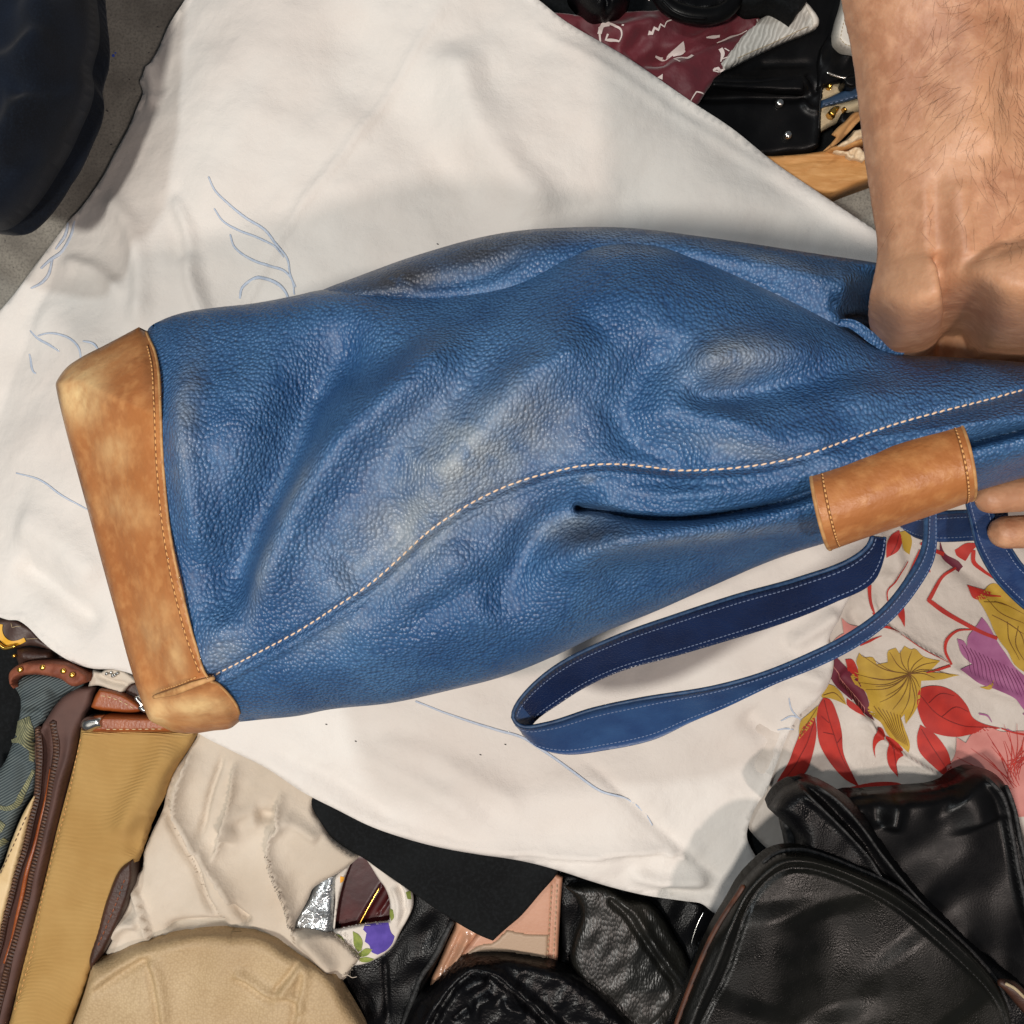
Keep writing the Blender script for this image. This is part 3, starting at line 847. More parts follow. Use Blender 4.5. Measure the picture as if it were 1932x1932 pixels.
# cardboard crate
t = thing('cardboard_box', 'torn cardboard box edge with frayed white corrugation above the bare floor', 'box', 1560, 310)
cb = Surf(Z3([(-250, 1100), (80, 1162), (300, 1152), (560, 1130), (800, 1095), (900, 1080), (1080, 1120), (1300, 1120), (1570, 1105), (1900, 1060), (1900, 1290), (1600, 1385), (1250, 1510), (870, 1642), (500, 1560), (0, 1300)]), 0.046, 0.003, 6,
          creases=[(Z3([(150, 1260), (500, 1235), (850, 1200), (1150, 1190)]), 5, -0.0015), (Z3([(500, 1410), (700, 1240)]), 2.5, -0.001), (Z3([(890, 1530), (1250, 1250)]), 2.5, -0.001),
                   (Z3([(740, 1395), (1000, 1320)]), 2, 0.0006)], waves=[(90, 0.0006)])
slab('side_flap', cb, M['card'], t, zb=0.012, res=4)
slab('inner_wall', Surf(Z3([(700, 1160), (800, 1080), (1000, 1040), (1250, 900), (1500, 780), (1900, 700), (1900, 1160), (1540, 1120), (1200, 1140)]), 0.036, 0.003, 6), M['card_in'], t, res=4)
for nm, o_, zz_ in (('torn_edge', Z3([(850, 1085), (900, 1050), (980, 1080), (1060, 1095), (1110, 1090), (1180, 1048), (1255, 1045), (1300, 1095), (1345, 1130), (1400, 1105), (1450, 1110), (1500, 1085), (1560, 1060), (1700, 1050), (1700, 1110), (1560, 1135), (1500, 1130), (1430, 1180), (1330, 1200), (1290, 1240), (1210, 1210), (1130, 1212), (1085, 1180), (1080, 1145), (960, 1130)]), 0.052),
                    ('torn_flap', Z3([(950, 1050), (1010, 990), (1100, 940), (1160, 880), (1180, 830), (1260, 815), (1330, 780), (1390, 730), (1430, 680), (1500, 715), (1560, 700), (1600, 830), (1510, 850), (1400, 890), (1200, 970), (1060, 1040)]), 0.058)):
    ts = Surf(o_, zz_, 0.004, 5, waves=[(14, 0.0012), (30, 0.0008)], corner=20)
    slab(nm, ts, M['card_torn'], t, zb=0.03, res=2.5)
slab('torn_strip', Surf(Z3([(840, 1062), (1000, 1010), (1250, 940), (1520, 830), (1600, 800), (1600, 860), (1500, 910), (1250, 1000), (1050, 1065), (900, 1085)]), 0.055, 0.003, 5, waves=[(20, 0.0008)]), M['card'], t, zb=0.03, res=3)
t = thing('paper_strip', 'folded strip of brown wrapping paper sticking out of the cardboard box', 'paper', 1590, 240)
slab('paper', Surf(Z3([(1190, 592), (1330, 585), (1335, 640), (1230, 730), (1150, 820), (1070, 900), (960, 1000), (830, 1080), (780, 1100), (900, 980), (955, 915), (892, 880), (960, 800), (1080, 700), (1130, 640)]), 0.066, 0.004, 5,
     creases=[(Z3([(1300, 610), (1150, 750), (1040, 900), (900, 1010)]), 4, -0.004, 'n')]), M['paper'], t, mode='shell', thick=0.001, res=3)
# dark space under the crate
# ------------------------------------------------------------------ bottom left things
Z4 = lambda pts: zoom(0, 1800, 1288/1932, pts)
Z5 = lambda pts: zoom(0, 1850, 500/1932, pts)
t = thing('handbag', 'brown monogram handbag with mustard curved print and gold corner at the sheet edge', 'handbag', 40, 1200)
mb = Surf(Z5([(-200, 60), (0, 60), (200, 60), (330, 130), (560, 330), (760, 480), (980, 620), (1100, 680), (1000, 720), (780, 640), (680, 560), (660, 470), (400, 380), (200, 400), (60, 410), (-200, 400)]), 0.050, 0.006, 10, waves=[(50, 0.001)])
slab('body', mb, M['mono'], t, res=4)
decals('curved_print', [(brush(Z5([(25, 120), (15, 190), (30, 260), (80, 320), (150, 345), (230, 335), (305, 300)]), 9, 8, 11), 0, 0)], mb, [M['yellow']], t, off=0.0008, res=4)
many_tubes('seam', [path_on(Z5([(150, 110), (165, 160), (215, 145), (270, 140)]), mb, 0.0003), path_on(Z5([(310, 295), (400, 288), (460, 285)]), mb, 0.0003)], 0.0003, M['beige'], t, kind='stuff')
tube('gold_corner', [world_pt(*p, 0.053) for p in spline(Z5([(-60, 330), (5, 370), (50, 402), (110, 396), (180, 378)]), False, 3)], 0.0016, M['gold'], t)
slab('leather_tab', Surf(Z5([(200, 410), (330, 400), (480, 420), (620, 445), (655, 500), (700, 570), (560, 600), (220, 600), (190, 500)]), 0.055, 0.005, 10, creases=[(Z5([(220, 470), (400, 500), (640, 480)]), 10, 0.003)]), M['brown_dark'], t, res=4)
disc('gold_rivet', *Z5([(180, 490)])[0], 0.054, 3.5, 0.003, M['gold'], t)
t = thing('jacquard_bag', 'grey blue striped jacquard bag with reddish brown ruffled leather rim and studs', 'bag', 40, 1400)
jb = Surf(Z4([(50, 360), (200, 330), (400, 350), (390, 400), (300, 450), (240, 520), (205, 570), (175, 620), (180, 700), (170, 850), (110, 960), (60, 1085), (30, 1170), (-60, 1350), (-140, 1350), (-140, 800), (-20, 800), (20, 750), (50, 680), (70, 620), (88, 540), (95, 470), (80, 430), (60, 400)]),
          0.060, 0.014, 24, creases=[(Z4([(90, 480), (160, 470), (260, 420)]), 14, 0.006), (Z4([(100, 540), (200, 520)]), 10, -0.006), (Z4([(60, 700), (120, 760), (110, 900)]), 14, -0.004)], waves=[(60, 0.001)])
slab('body', jb, M['jacquard'], t, res=5)
decals('woven_leaf', [(Z4([(85, 560), (130, 540), (160, 580), (165, 640), (110, 640), (80, 620)]), 0, 0), (brush(Z4([(60, 650), (110, 640), (160, 680), (150, 740)]), 6, 10, 16), 0, 0), (brush(Z4([(160, 780), (120, 860), (90, 930), (40, 950), (0, 940)]), 8, 6, 12), 0, 0),
                       (brush(Z4([(30, 1010), (-10, 1060)]), 14, 8, 20), 0, 0), (brush(Z4([(40, 1090), (0, 1120)]), 12, 8), 0, 0)], jb, [M['jacquard_leaf']], t, off=0.0008, res=4)
rf = Surf(Z4([(42, 345), (70, 315), (110, 298), (200, 290), (300, 298), (360, 325), (402, 350), (398, 385), (330, 405), (275, 372), (200, 355), (130, 352), (85, 362), (62, 385), (60, 415), (45, 395)]), 0.072, 0.008, 10, waves=[(30, 0.0012)])
slab('leather_rim', rf, M['ruffle'], t, zb=0.045, res=3)
for q in Z4([(95, 328), (197, 318), (290, 334), (330, 352)]):
    disc('stud', q[0], q[1], 0.071, 5.5, 0.0028, M['gold'], t, 14)
t = thing('zip_bag', 'brown nylon bag with two long curved zips beside the tan canvas purse', 'bag', 70, 1600)
zb_ = Surf(Z4([(300, 440), (400, 398), (440, 405), (425, 470), (400, 530), (368, 600), (350, 700), (312, 830), (262, 1030), (204, 1280), (134, 1560), (84, 1750), (40, 1932), (0, 2080), (-200, 2080), (-60, 1750), (-10, 1560), (40, 1330), (90, 1150), (130, 960), (160, 870), (165, 620), (205, 560), (250, 490)]),
           0.062, 0.010, 14, creases=[(Z4([(222, 600), (222, 760), (190, 960), (130, 1220), (60, 1500), (0, 1700)]), 9, -0.008, 'n'), (Z4([(330, 560), (320, 700), (285, 850), (230, 1090), (160, 1400)]), 10, 0.004)], waves=[(70, 0.001)])
slab('body', zb_, M['brown'], t, res=4)
zipA = Z4([(178, 590), (187, 700), (185, 800), (152, 1000), (84, 1250), (32, 1450), (0, 1580), (-60, 1800)])
zipB = Z4([(252, 560), (262, 640), (260, 720), (232, 900), (192, 1100), (132, 1350), (64, 1600), (0, 1860), (-20, 1960)])
for zp in (zipA, zipB):
    w = path_on(zp, zb_, 0.0012)
    tube('zip_tape', w - np.array([0, 0, .0012]), 0.0030, M['brown_dark'], t, seg=8, squash=0.4)
    o = stitches(w, 0.0026, 0.0015, 0.0022, M['zip'], t, tilt=0, join=True)
    o.name = 'zip_teeth'
tube('leather_piping', path_on(Z4([(236, 780), (205, 900), (180, 1010), (150, 1120), (122, 1230), (98, 1330), (72, 1450), (20, 1660)]), zb_, 0.0015), 0.0019, M['trim'], t)
t = thing('cream_purse', 'cream leather purse edge between the jacquard bag and the brown zips', 'purse', 10, 1620)
cs = Surf(Z4([(166, 880), (150, 960), (110, 1110), (60, 1300), (0, 1540), (-60, 1800), (-160, 1800), (-160, 1400), (0, 1240), (50, 1110), (110, 970)]), 0.066, 0.006, 8, waves=[(50, 0.0008)])
slab('body', cs, M['cream'], t, res=4)
stitches(path_on(Z4([(128, 985), (80, 1090), (20, 1220), (0, 1265)]), cs, 0.0004), 0.0045, 0.0028, 0.00035, M['brown'], t, join=True)
# tan canvas purse
t = thing('canvas_purse', 'long tan ribbed canvas purse with brown leather edge and silver corner under the bag base', 'purse', 190, 1640)
cp = Surf(Z4([(368, 590), (600, 590), (900, 600), (872, 660), (800, 772), (770, 830), (745, 900), (700, 990), (640, 1160), (618, 1220), (560, 1330), (470, 1560), (405, 1720), (330, 1932), (290, 2080), (-20, 2080), (40, 1932), (85, 1750), (134, 1550), (204, 1280), (262, 1040), (330, 780), (360, 640)]),
          0.066, 0.012, 16, creases=[(Z4([(820, 640), (740, 760), (620, 950), (560, 1100)]), 26, 0.007), (Z4([(700, 960), (640, 1050), (600, 1180)]), 16, -0.005), (Z4([(345, 640), (300, 900), (190, 1350), (90, 1800)]), 7, -0.0014, 'n')], waves=[(160, 0.003), (70, 0.0006)])
slab('body', cp, M['canvas'], t, res=5)
stitches(path_on(Z4([(378, 630), (345, 780), (300, 960), (262, 1100), (220, 1290), (160, 1540), (80, 1860)]), cp, 0.0003), 0.0042, 0.0022, 0.0004, M['thread_tan'], t, join=True)
le = Surf(Z4([(400, 540), (470, 537), (600, 540), (760, 545), (780, 610), (600, 612), (440, 612), (390, 608), (380, 570)]), 0.074, 0.006, 8)
slab('leather_edge', le, M['trim'], t, zb=0.05, res=3)
stitches(path_on(Z4([(480, 596), (600, 596), (760, 594)]), le, 0.0003), 0.0048, 0.003, 0.00035, M['cream'], t, join=True)
slab('silver_corner', Surf(Z4([(472, 534), (474, 592), (440, 600), (410, 612), (380, 606), (364, 585), (370, 560), (392, 542), (430, 535)]), 0.078, 0.010, 12), M['metal'], t, zb=0.055, res=2.5)
sb = Surf(Z4([(598, 1188), (602, 1250), (588, 1330), (545, 1450), (470, 1600), (412, 1690), (404, 1650), (440, 1520), (490, 1350), (548, 1225)]), 0.070, 0.005, 7)
slab('side_strap', sb, M['brown_dark'], t, zb=0.045, res=3)
stitches(path_on(Z4([(570, 1270), (530, 1380), (480, 1500), (440, 1590)]), sb, 0.0003), 0.0046, 0.003, 0.0004, M['trim'], t, join=True)
# small pieces by the base of the bag
t = thing('leather_tag', 'brown stitched leather tag with buckle just above the canvas purse', 'tag', 220, 1330)
lt = Surf(Z5([(1060, 1090), (1110, 960), (1160, 880), (1300, 900), (1450, 950), (1600, 1040), (1680, 1110), (1620, 1145), (1300, 1140), (1100, 1110)]), 0.066, 0.004, 7)
slab('tag', lt, M['trim'], t, res=3)
stitches(path_on(Z5([(1180, 950), (1300, 975), (1440, 1030), (1580, 1110)]), lt, 0.0003), 0.0046, 0.003, 0.00035, M['cream'], t, join=True)
tube('buckle', [world_pt(*p, 0.072) for p in spline(Z5([(1590, 980), (1660, 1060), (1640, 1100), (1700, 1130)]), False, 3)], 0.0022, M['metal'], t)
t = thing('cloth_scrap', 'off white stitched fabric flap with sequins tucked under the sheet edge', 'fabric', 200, 1290)
cf = Surf(Z5([(1085, 655), (1180, 690), (1230, 650), (1380, 640), (1560, 740), (1600, 800), (1510, 830), (1420, 950), (1300, 900), (1150, 840), (1030, 850)]), 0.060, 0.004, 6, creases=[(Z5([(1100, 700), (1300, 790), (1520, 830)]), 5, -0.003)], corner=35)
slab('fabric', cf, M['linen'], t, res=3)
for q in Z5([(1250, 700), (1300, 690), (1345, 715), (1375, 695), (1320, 725)]):
    disc('sequin', q[0], q[1], 0.060, 3.2, 0.002, M['metal'], t, 10)
t = thing('leather_strip', 'dark red brown leather strip behind the stitched fabric flap', 'strap', 260, 1310)
slab('strip', Surf(Z5([(1400, 960), (1500, 830), (1620, 780), (1760, 900), (1760, 1100), (1600, 1060)]), 0.055, 0.004, 6), M['brown_dark'], t, res=3)

# off-white shopping bag
t = thing('tote_bag', 'off white canvas tote bag with frayed hems folded below the sheet', 'bag', 430, 1620)
ZA = lambda pts: zoom(700, 2200, 1000/1932, pts)
tb_out = [(355, 1340), (420, 1370), (500, 1410), (600, 1480), (590, 1528), (606, 1552), (622, 1577), (640, 1592), (665, 1609), (679, 1616), (655, 1636), (632, 1651), (608, 1664), (590, 1677), (580, 1700), (568, 1722), (556, 1745),
          (556, 1753), (593, 1755), (618, 1762), (632, 1766), (648, 1780), (665, 1794), (679, 1808), (671, 1818), (661, 1829), (655, 1842), (645, 1850), (600, 1870), (450, 1860), (250, 1840), (190, 1815), (200, 1793), (212, 1760), (226, 1722), (246, 1681), (250, 1652), (267, 1639),
          (271, 1610), (288, 1568), (309, 1522), (315, 1485), (334, 1447), (352, 1420), (371, 1390)]
tbc = [(Z4([(885, 640), (850, 760), (815, 860), (805, 960), (850, 1060), (950, 1200), (1060, 1380), (1130, 1480)]), 12, 0.0153, 'F'),
       (Z4([(750, 870), (755, 980), (810, 1100), (880, 1220), (940, 1370), (1020, 1480)]), 7, -0.0068),
       (Z4([(1015, 690), (990, 780), (950, 900), (930, 1000), (905, 1110)]), 6, -0.0051),
       (Z4([(1070, 720), (1050, 900), (1010, 1080), (960, 1200)]), 10, 0.0102, 'F'),
       (Z4([(1010, 1090), (1080, 1010), (1190, 990)]), 20, 0.0102),
       (ZA([(295, 330), (275, 480), (280, 560), (240, 600), (225, 700), (260, 820), (310, 950), (345, 1080), (365, 1240)]), 12, 0.0153, 'F'),
       (ZA([(0, 570), (80, 520), (180, 500), (270, 520)]), 14, -0.0085),
       (Z4([(600, 1280), (640, 1380), (680, 1500), (690, 1560)]), 10, 0.0102, 'f'),
       (Z4([(500, 1540), (560, 1470), (660, 1450)]), 12, 0.0085), (Z4([(740, 1500), (900, 1470), (1050, 1480)]), 10, -0.0085),
       (ZA([(0, 980), (60, 1080), (110, 1130)]), 8, -0.0102), (ZA([(290, 500), (400, 560), (520, 640)]), 12, 0.0051), (ZA([(380, 1180), (480, 1260), (600, 1420)]), 14, 0.0085)]
tb = Surf(tb_out, 0.056, 0.006, 10, creases=tbc, waves=[(140, 0.0025), (40, 0.0004)])
slab('cloth', tb, M['linen'], t, res=5)
fr = []
for pts, n in ((ZA([(225, 690), (262, 820), (310, 950), (345, 1080), (362, 1230)]), 60), (ZA([(600, 1195), (700, 1290), (742, 1330), (690, 1400), (640, 1462)]), 50), (Z4([(760, 900), (780, 1030), (840, 1150), (900, 1280), (1000, 1460)]), 40)):
    pl = resample(spline(pts, False, 4), n)
    for p in pl:
        a = random.uniform(0, 6.28); L = random.uniform(2, 6)
        q = [(p[0], p[1]), (p[0] + L * .5 * math.cos(a), p[1] + L * .5 * math.sin(a)), (p[0] + L * math.cos(a + .5), p[1] + L * math.sin(a + .5))]
        fr.append(on_surf(q, tb, 0.0005))
many_tubes('frayed_threads', fr, 0.00022, M['linen'], t, seg=3, kind='stuff')
many_tubes('loose_thread', [[world_pt(*p, 0.058) for p in spline(ZA([(640, 1440), (670, 1430), (700, 1445), (726, 1440)]), False, 3)]], 0.0003, M['linen'], t)

# beige perforated bag
t = thing('beige_bag', 'beige perforated leather bag with pinched folds at the bottom of the pile', 'bag', 420, 1880)
pf_out = Z4([(420, 1650), (500, 1622), (600, 1575), (680, 1552), (840, 1520), (1000, 1508), (1090, 1512)]) + ZA([(0, 1178), (120, 1178), (200, 1200), (260, 1232), (330, 1280), (430, 1330), (520, 1390), (610, 1460), (670, 1550), (720, 1630), (780, 1740), (820, 1850)]) + [(300, 2010), (110, 2010), (138, 1932), (160, 1870)]
def pleat(pts, w, a, dx, dy):
    return [(pts, w, a), ([(x + dx, y + dy) for x, y in pts], w * 0.6, -a * 0.9)]
pfc = (pleat(Z4([(405, 1760), (520, 1680), (640, 1610), (720, 1570)]), 12, 0.0036, 4, 12) + pleat(Z4([(640, 1600), (700, 1650), (735, 1760), (765, 2040)]), 12, 0.0036, -11, 2)
       + pleat(ZA([(10, 1390), (100, 1440), (180, 1500), (275, 1540)]), 11, 0.0042, -4, 11) + pleat(ZA([(250, 1560), (350, 1450), (448, 1320)]), 9, 0.0036, -7, -7) + pleat(ZA([(280, 1525), (350, 1540), (390, 1575), (400, 1640)]), 9, 0.0024, -4, 8)
       + pleat(ZA([(445, 1320), (420, 1500), (372, 1800)]), 9, 0.0024, -9, 0))
pf = Surf(pf_out, 0.075, 0.016, 26, creases=pfc, waves=[(150, 0.003)])
slab('body', pf, M['perf'], t, res=5)

# ------------------------------------------------------------------ bottom middle things
t = thing('silver_wallet', 'crinkled silver wallet peeking out beside the off white tote', 'wallet', 600, 1710)
sw = Surf(ZA([(480, 880), (560, 800), (620, 830), (605, 1000), (600, 1110), (590, 1200), (560, 1230), (330, 1200), (340, 1130), (440, 960)]), 0.048, 0.012, 16, waves=[(30, 0.001)])
slab('body', sw, M['silver'], t, res=4)
t = thing('patent_bag', 'dark maroon patent bag seen through the loop of the pansy print cloth', 'bag', 680, 1700)
mg = Surf(ZA([(560, 700), (800, 700), (950, 900), (960, 1160), (900, 1400), (760, 1500), (640, 1500), (560, 1250)]), 0.034, 0.006, 12, creases=[(ZA([(880, 900), (800, 1030), (730, 1150)]), 3, 0.004, 'n'), (ZA([(940, 940), (850, 1080)]), 3, -0.003)])
slab('body', mg, M['maroon_gloss'], t, res=4)
tube('gold_piping', path_on(ZA([(862, 910), (800, 1020), (735, 1140)]), mg, 0.0006), 0.0009, M['gold'], t, seg=6)
t = thing('printed_cloth', 'white cotton cloth printed with a purple pansy and green leaves', 'cloth', 700, 1740)
pc = Surf(ZA([(785, 762), (850, 790), (940, 860), (1042, 930), (1056, 1020), (1030, 1090), (985, 1170), (935, 1265), (860, 1325), (740, 1372), (640, 1360), (585, 1290), (588, 1165), (600, 1000), (604, 850), (690, 780), (655, 870), (625, 980), (608, 1070), (596, 1168),
              (700, 1145), (800, 1128), (918, 1115), (918, 1000), (890, 920), (860, 880), (810, 800)]), 0.046, 0.004, 5, creases=[(ZA([(960, 880), (1000, 960), (1010, 1060), (960, 1180)]), 5, -0.003), (ZA([(985, 870), (1020, 960), (1015, 1060)]), 4, 0.003), (ZA([(930, 900), (965, 1000), (960, 1120)]), 5, 0.003)], corner=60)
slab('cloth', pc, M['floral_white'], t, mode='shell', thick=0.002, res=3)
for nm_, sh_ in zip(['printed_flower'] + ['printed_leaf'] * 6 + ['printed_bud'], [(ZA([(775, 1132), (840, 1124), (912, 1120), (930, 1180), (948, 1200), (935, 1240), (900, 1280), (850, 1306), (815, 1290), (800, 1250), (775, 1230), (785, 1180), (765, 1160)]), 0, 0),
                        (ZA([(705, 1170), (740, 1190), (762, 1230), (755, 1280), (735, 1290), (712, 1250), (708, 1200)]), 1, 0), (ZA([(740, 1300), (780, 1270), (820, 1275), (790, 1310), (740, 1322)]), 1, 0),
                        (ZA([(735, 1330), (780, 1320), (830, 1332), (800, 1348), (750, 1346)]), 1, 0), (ZA([(595, 1180), (640, 1200), (665, 1240), (620, 1225)]), 1, 0),
                        (ZA([(920, 1040), (938, 1045), (944, 1090), (930, 1110), (920, 1085)]), 1, 0), (ZA([(1015, 935), (1040, 935), (1046, 985), (1025, 975)]), 1, 0), (ZA([(632, 850), (655, 855), (650, 880), (632, 890)]), 2, 0)]):
    decals(nm_, [sh_], pc, [M['purple'], M['green'], M['orange']], t, off=0.0005, res=3)
t = thing('black_cloth', 'pointed black cloth hanging out from under the lower hem of the sheet', 'cloth', 830, 1650)
bc = Surf([(560, 1470), (700, 1540), (900, 1590), (1060, 1630), (1050, 1650), (1020, 1685), (982, 1729), (955, 1752), (930, 1775), (905, 1765), (843, 1729), (778, 1684), (716, 1641), (690, 1622), (665, 1607), (622, 1575), (604, 1550), (588, 1522)], 0.0535, 0.003, 5, waves=[(120, 0.0012)], creases=[([(940, 1640), (950, 1700), (935, 1765)], 18, 0.002)])
slab('cloth', bc, M['black_cloth'], t, mode='shell', thick=0.002, res=5)
# black leather bag with dusty edge
t = thing('leather_bag', 'black leather bag with a scuffed dusty side edge under the black cloth', 'bag', 760, 1830)
bb = Surf(ZA([(600, 1330), (860, 1280), (1000, 1100), (1060, 900), (1200, 960), (1310, 1080), (1260, 1220), (1190, 1370), (1120, 1500), (1040, 1650), (980, 1850), (760, 1850), (640, 1500)]), 0.040, 0.010, 14, waves=[(60, 0.002)], creases=[(ZA([(890, 1300), (900, 1500), (910, 1716)]), 5, -0.003)])
slab('body', bb, M['black_soft'], t, res=5)
tube('scuffed_edge', path_on(ZA([(1285, 1105), (1230, 1210), (1180, 1310), (1110, 1420), (1060, 1540), (1000, 1700)]), bb, 0.0015), [0.0022, .0028, .002, .0026, .0018], M['dust'], t)
# nude clear wallet and nude zip purse
t = thing('vinyl_wallet', 'glossy nude vinyl wallet wedged beside the scuffed black bag', 'wallet', 850, 1790)
slab('body', Surf(ZA([(1290, 1060), (1450, 1160), (1440, 1200), (1390, 1270), (1350, 1340), (1270, 1440), (1150, 1525), (1160, 1460), (1210, 1350), (1250, 1250), (1300, 1130)]), 0.040, 0.009, 12, creases=[(ZA([(1390, 1170), (1330, 1290), (1260, 1400)]), 5, 0.004), (ZA([(1350, 1150), (1290, 1290), (1220, 1420)]), 4, -0.003)]), M['nude_clear'], t, res=3)
t = thing('nude_purse', 'flat nude leather purse with stitched zip edge beneath the black cloth point', 'purse', 980, 1780)
npz = Surf(ZA([(1740, 780), (1890, 840), (1926, 860), (1915, 1000), (1905, 1180), (1896, 1370), (1750, 1345), (1600, 1320), (1480, 1330), (1330, 1320), (1400, 1230), (1500, 1100)]), 0.044, 0.004, 5, creases=[(ZA([(1872, 880), (1860, 1100), (1850, 1350)]), 3, -0.0015, 'n')])
slab('body', npz, M['nude'], t, res=4)
slab('lower_pocket', Surf(ZA([(1340, 1320), (1440, 1250), (1520, 1236), (1600, 1160), (1720, 1185), (1845, 1192), (1838, 1358), (1600, 1320), (1450, 1325)]), 0.0458, 0.003, 4), M['greige'], t, zb=0.042, res=4)
for xs in ([(1862, 900), (1850, 1100), (1835, 1340)], [(1893, 890), (1882, 1120), (1870, 1350)]):
    stitches(path_on(ZA(xs), npz, 0.0012), 0.0042, 0.0026, 0.00035, M['beige'], t, join=True)
# crinkled black bag
Z6 = lambda pts: zoom(1000, 2500, 1100/1932, pts)
t = thing('crinkled_bag', 'black crinkled leather bag with rounded piped corner at the bottom centre', 'bag', 930, 1880)
kb = Surf(Z6([(340, 1150), (400, 1000), (450, 900), (520, 850), (620, 755), (700, 690), (760, 672), (880, 666), (1000, 680), (1200, 722), (1300, 775), (1420, 860), (1520, 950), (1620, 1060), (1660, 1150)]), 0.066, 0.016, 26,
          creases=[(Z6([(460, 1100), (560, 900), (680, 760), (760, 715), (850, 730), (950, 800), (1100, 920), (1240, 1060)]), 8, 0.006, 'n'), (Z6([(500, 1100), (600, 900), (720, 765), (780, 745), (840, 760), (950, 840), (1180, 1060)]), 6, -0.005, 'n'),
                   (Z6([(700, 850), (760, 800), (830, 790)]), 8, 0.003), (Z6([(760, 1000), (780, 900), (860, 860)]), 7, 0.004), (Z6([(900, 880), (950, 930), (1040, 950)]), 8, 0.004), (Z6([(640, 1000), (700, 950), (740, 930)]), 6, -0.004)], waves=[(40, 0.0010)])
slab('body', kb, M['black_crinkle'], t, res=5)
# grained dark bag
t = thing('grained_bag', 'dark grey grained leather bag with thick rolled edge left of the brown piped bag', 'bag', 1200, 1790)
gb = Surf(Z6([(1230, 300), (1420, 290), (1560, 350), (1680, 385), (1740, 440), (1800, 540), (1900, 730), (1905, 780), (1860, 840), (1830, 910), (1790, 990), (1720, 1150), (1500, 1150), (1300, 800), (1265, 700), (1285, 560), (1320, 450), (1300, 380)]), 0.050, 0.010, 18,
          creases=[(Z6([(1530, 370), (1600, 430), (1680, 560), (1780, 700), (1850, 800)]), 9, 0.005, 'n'), (Z6([(1480, 380), (1560, 450), (1640, 570), (1750, 730), (1820, 830), (1800, 930), (1700, 1040)]), 6, -0.005, 'n')], waves=[(40, 0.0008)])
slab('body', gb, M['black_grain'], t, res=4)
t = thing('dark_bag', 'plain black bag lying under the grained bag and the sheet hem', 'bag', 1160, 1760)
slab('body', Surf([(1035, 1640), (1300, 1690), (1400, 1720), (1330, 1900), (1240, 1950), (1200, 1980), (1050, 1900), (1000, 1860), (1055, 1800)], 0.034, 0.006, 14, waves=[(60, 0.002)]), M['black_soft'], t, res=6)
tube('thin_cord', [world_pt(*p, 0.045) for p in spline(zoom(2000, 2250, 1088/1932, [(215, 890), (185, 950), (160, 1020), (150, 1060)]), False, 4)], 0.0006, M['metal'], t, seg=6)

# ------------------------------------------------------------------ bottom right black bags
Z7 = lambda pts: zoom(2000, 2250, 1088/1932, pts)
t = thing('black_bag', 'large glossy black bag with double piping at the foot of the floral scarf', 'bag', 1830, 1650)
b3 = Surf(Z7([(900, 330), (970, 252), (1100, 240), (1300, 225), (1450, 213), (1530, 188), (1600, 142), (1690, 118), (1760, 138), (1830, 205), (1880, 330), (1932, 480), (2000, 700), (2100, 1000), (2100, 1600), (1500, 1600), (1100, 900)]), 0.098, 0.024, 32,
          creases=[(Z7([(1690, 150), (1760, 230), (1800, 340), (1825, 480), (1850, 640), (1895, 860), (1960, 1050)]), 6, 0.005, 'n'), (Z7([(1800, 200), (1845, 330), (1870, 480), (1905, 620), (1960, 780)]), 5, 0.004, 'n'),
                   (Z7([(1000, 285), (1200, 262), (1450, 250), (1560, 220)]), 6, -0.005, 'n'), (Z7([(1230, 250), (1220, 330), (1200, 440)]), 14, 0.005), (Z7([(1150, 260), (1120, 340), (1140, 420)]), 16, -0.004), (Z7([(1560, 230), (1640, 320), (1680, 420)]), 40, 0.006)], waves=[(120, 0.002)])
slab('body', b3, M['black'], t, res=5)
for pts in ([(1690, 150), (1760, 230), (1800, 340), (1825, 480), (1850, 640), (1895, 860), (1960, 1050)], [(1800, 195), (1845, 330), (1870, 480), (1905, 620), (1960, 780)]):
    tube('piping', path_on(Z7(pts), b3, 0.0006), 0.0016, M['dust'], t, seg=8)
t = thing('shoulder_bag', 'long black bag with worn double ridge squeezed between the two larger black bags', 'bag', 1650, 1650)
b2 = Surf(Z7([(560, 330), (620, 240), (690, 195), (760, 173), (850, 188), (960, 250), (1060, 335), (1140, 450), (1220, 570), (1350, 730), (1500, 890), (1700, 1080), (1932, 1270), (2000, 1400), (2000, 1600), (1700, 1600), (1300, 1100), (900, 750), (700, 600), (700, 480)]), 0.113, 0.026, 32,
          creases=[(Z7([(740, 200), (830, 260), (940, 370), (1050, 490), (1150, 640), (1300, 810), (1450, 960)]), 8, -0.007, 'n'), (Z7([(790, 190), (900, 260), (1020, 390), (1130, 540), (1240, 680), (1400, 860), (1600, 1060)]), 8, 0.005, 'n'), (Z7([(720, 230), (820, 310), (960, 440), (1080, 580), (1160, 720)]), 7, 0.004, 'n')], waves=[(60, 0.001)])
slab('body', b2, M['black_soft'], t, res=5)
many_tubes('worn_ridge', [path_on(Z7([(800, 192), (900, 262), (1020, 392), (1130, 542), (1240, 680), (1400, 860), (1600, 1060)]), b2, 0.0002), path_on(Z7([(735, 225), (830, 315), (960, 445), (1080, 580), (1150, 700)]), b2, 0.0002)], 0.0010, M['dust'], t, seg=6)
t = thing('leather_flap', 'small pointed black leather flap behind the brown piped bag', 'flap', 1490, 1580)
slab('flap', Surf(Z7([(620, 352), (650, 342), (690, 358), (740, 425), (800, 500), (850, 560), (760, 620), (660, 600), (655, 520), (635, 430)]), 0.086, 0.006, 8), M['dust'], t, res=3)
t = thing('void_filler', 'added black form filling the dark void between the sheet and the black bags', 'pouch', 1470, 1550)  # added black shape, its colour stands in for the shaded void
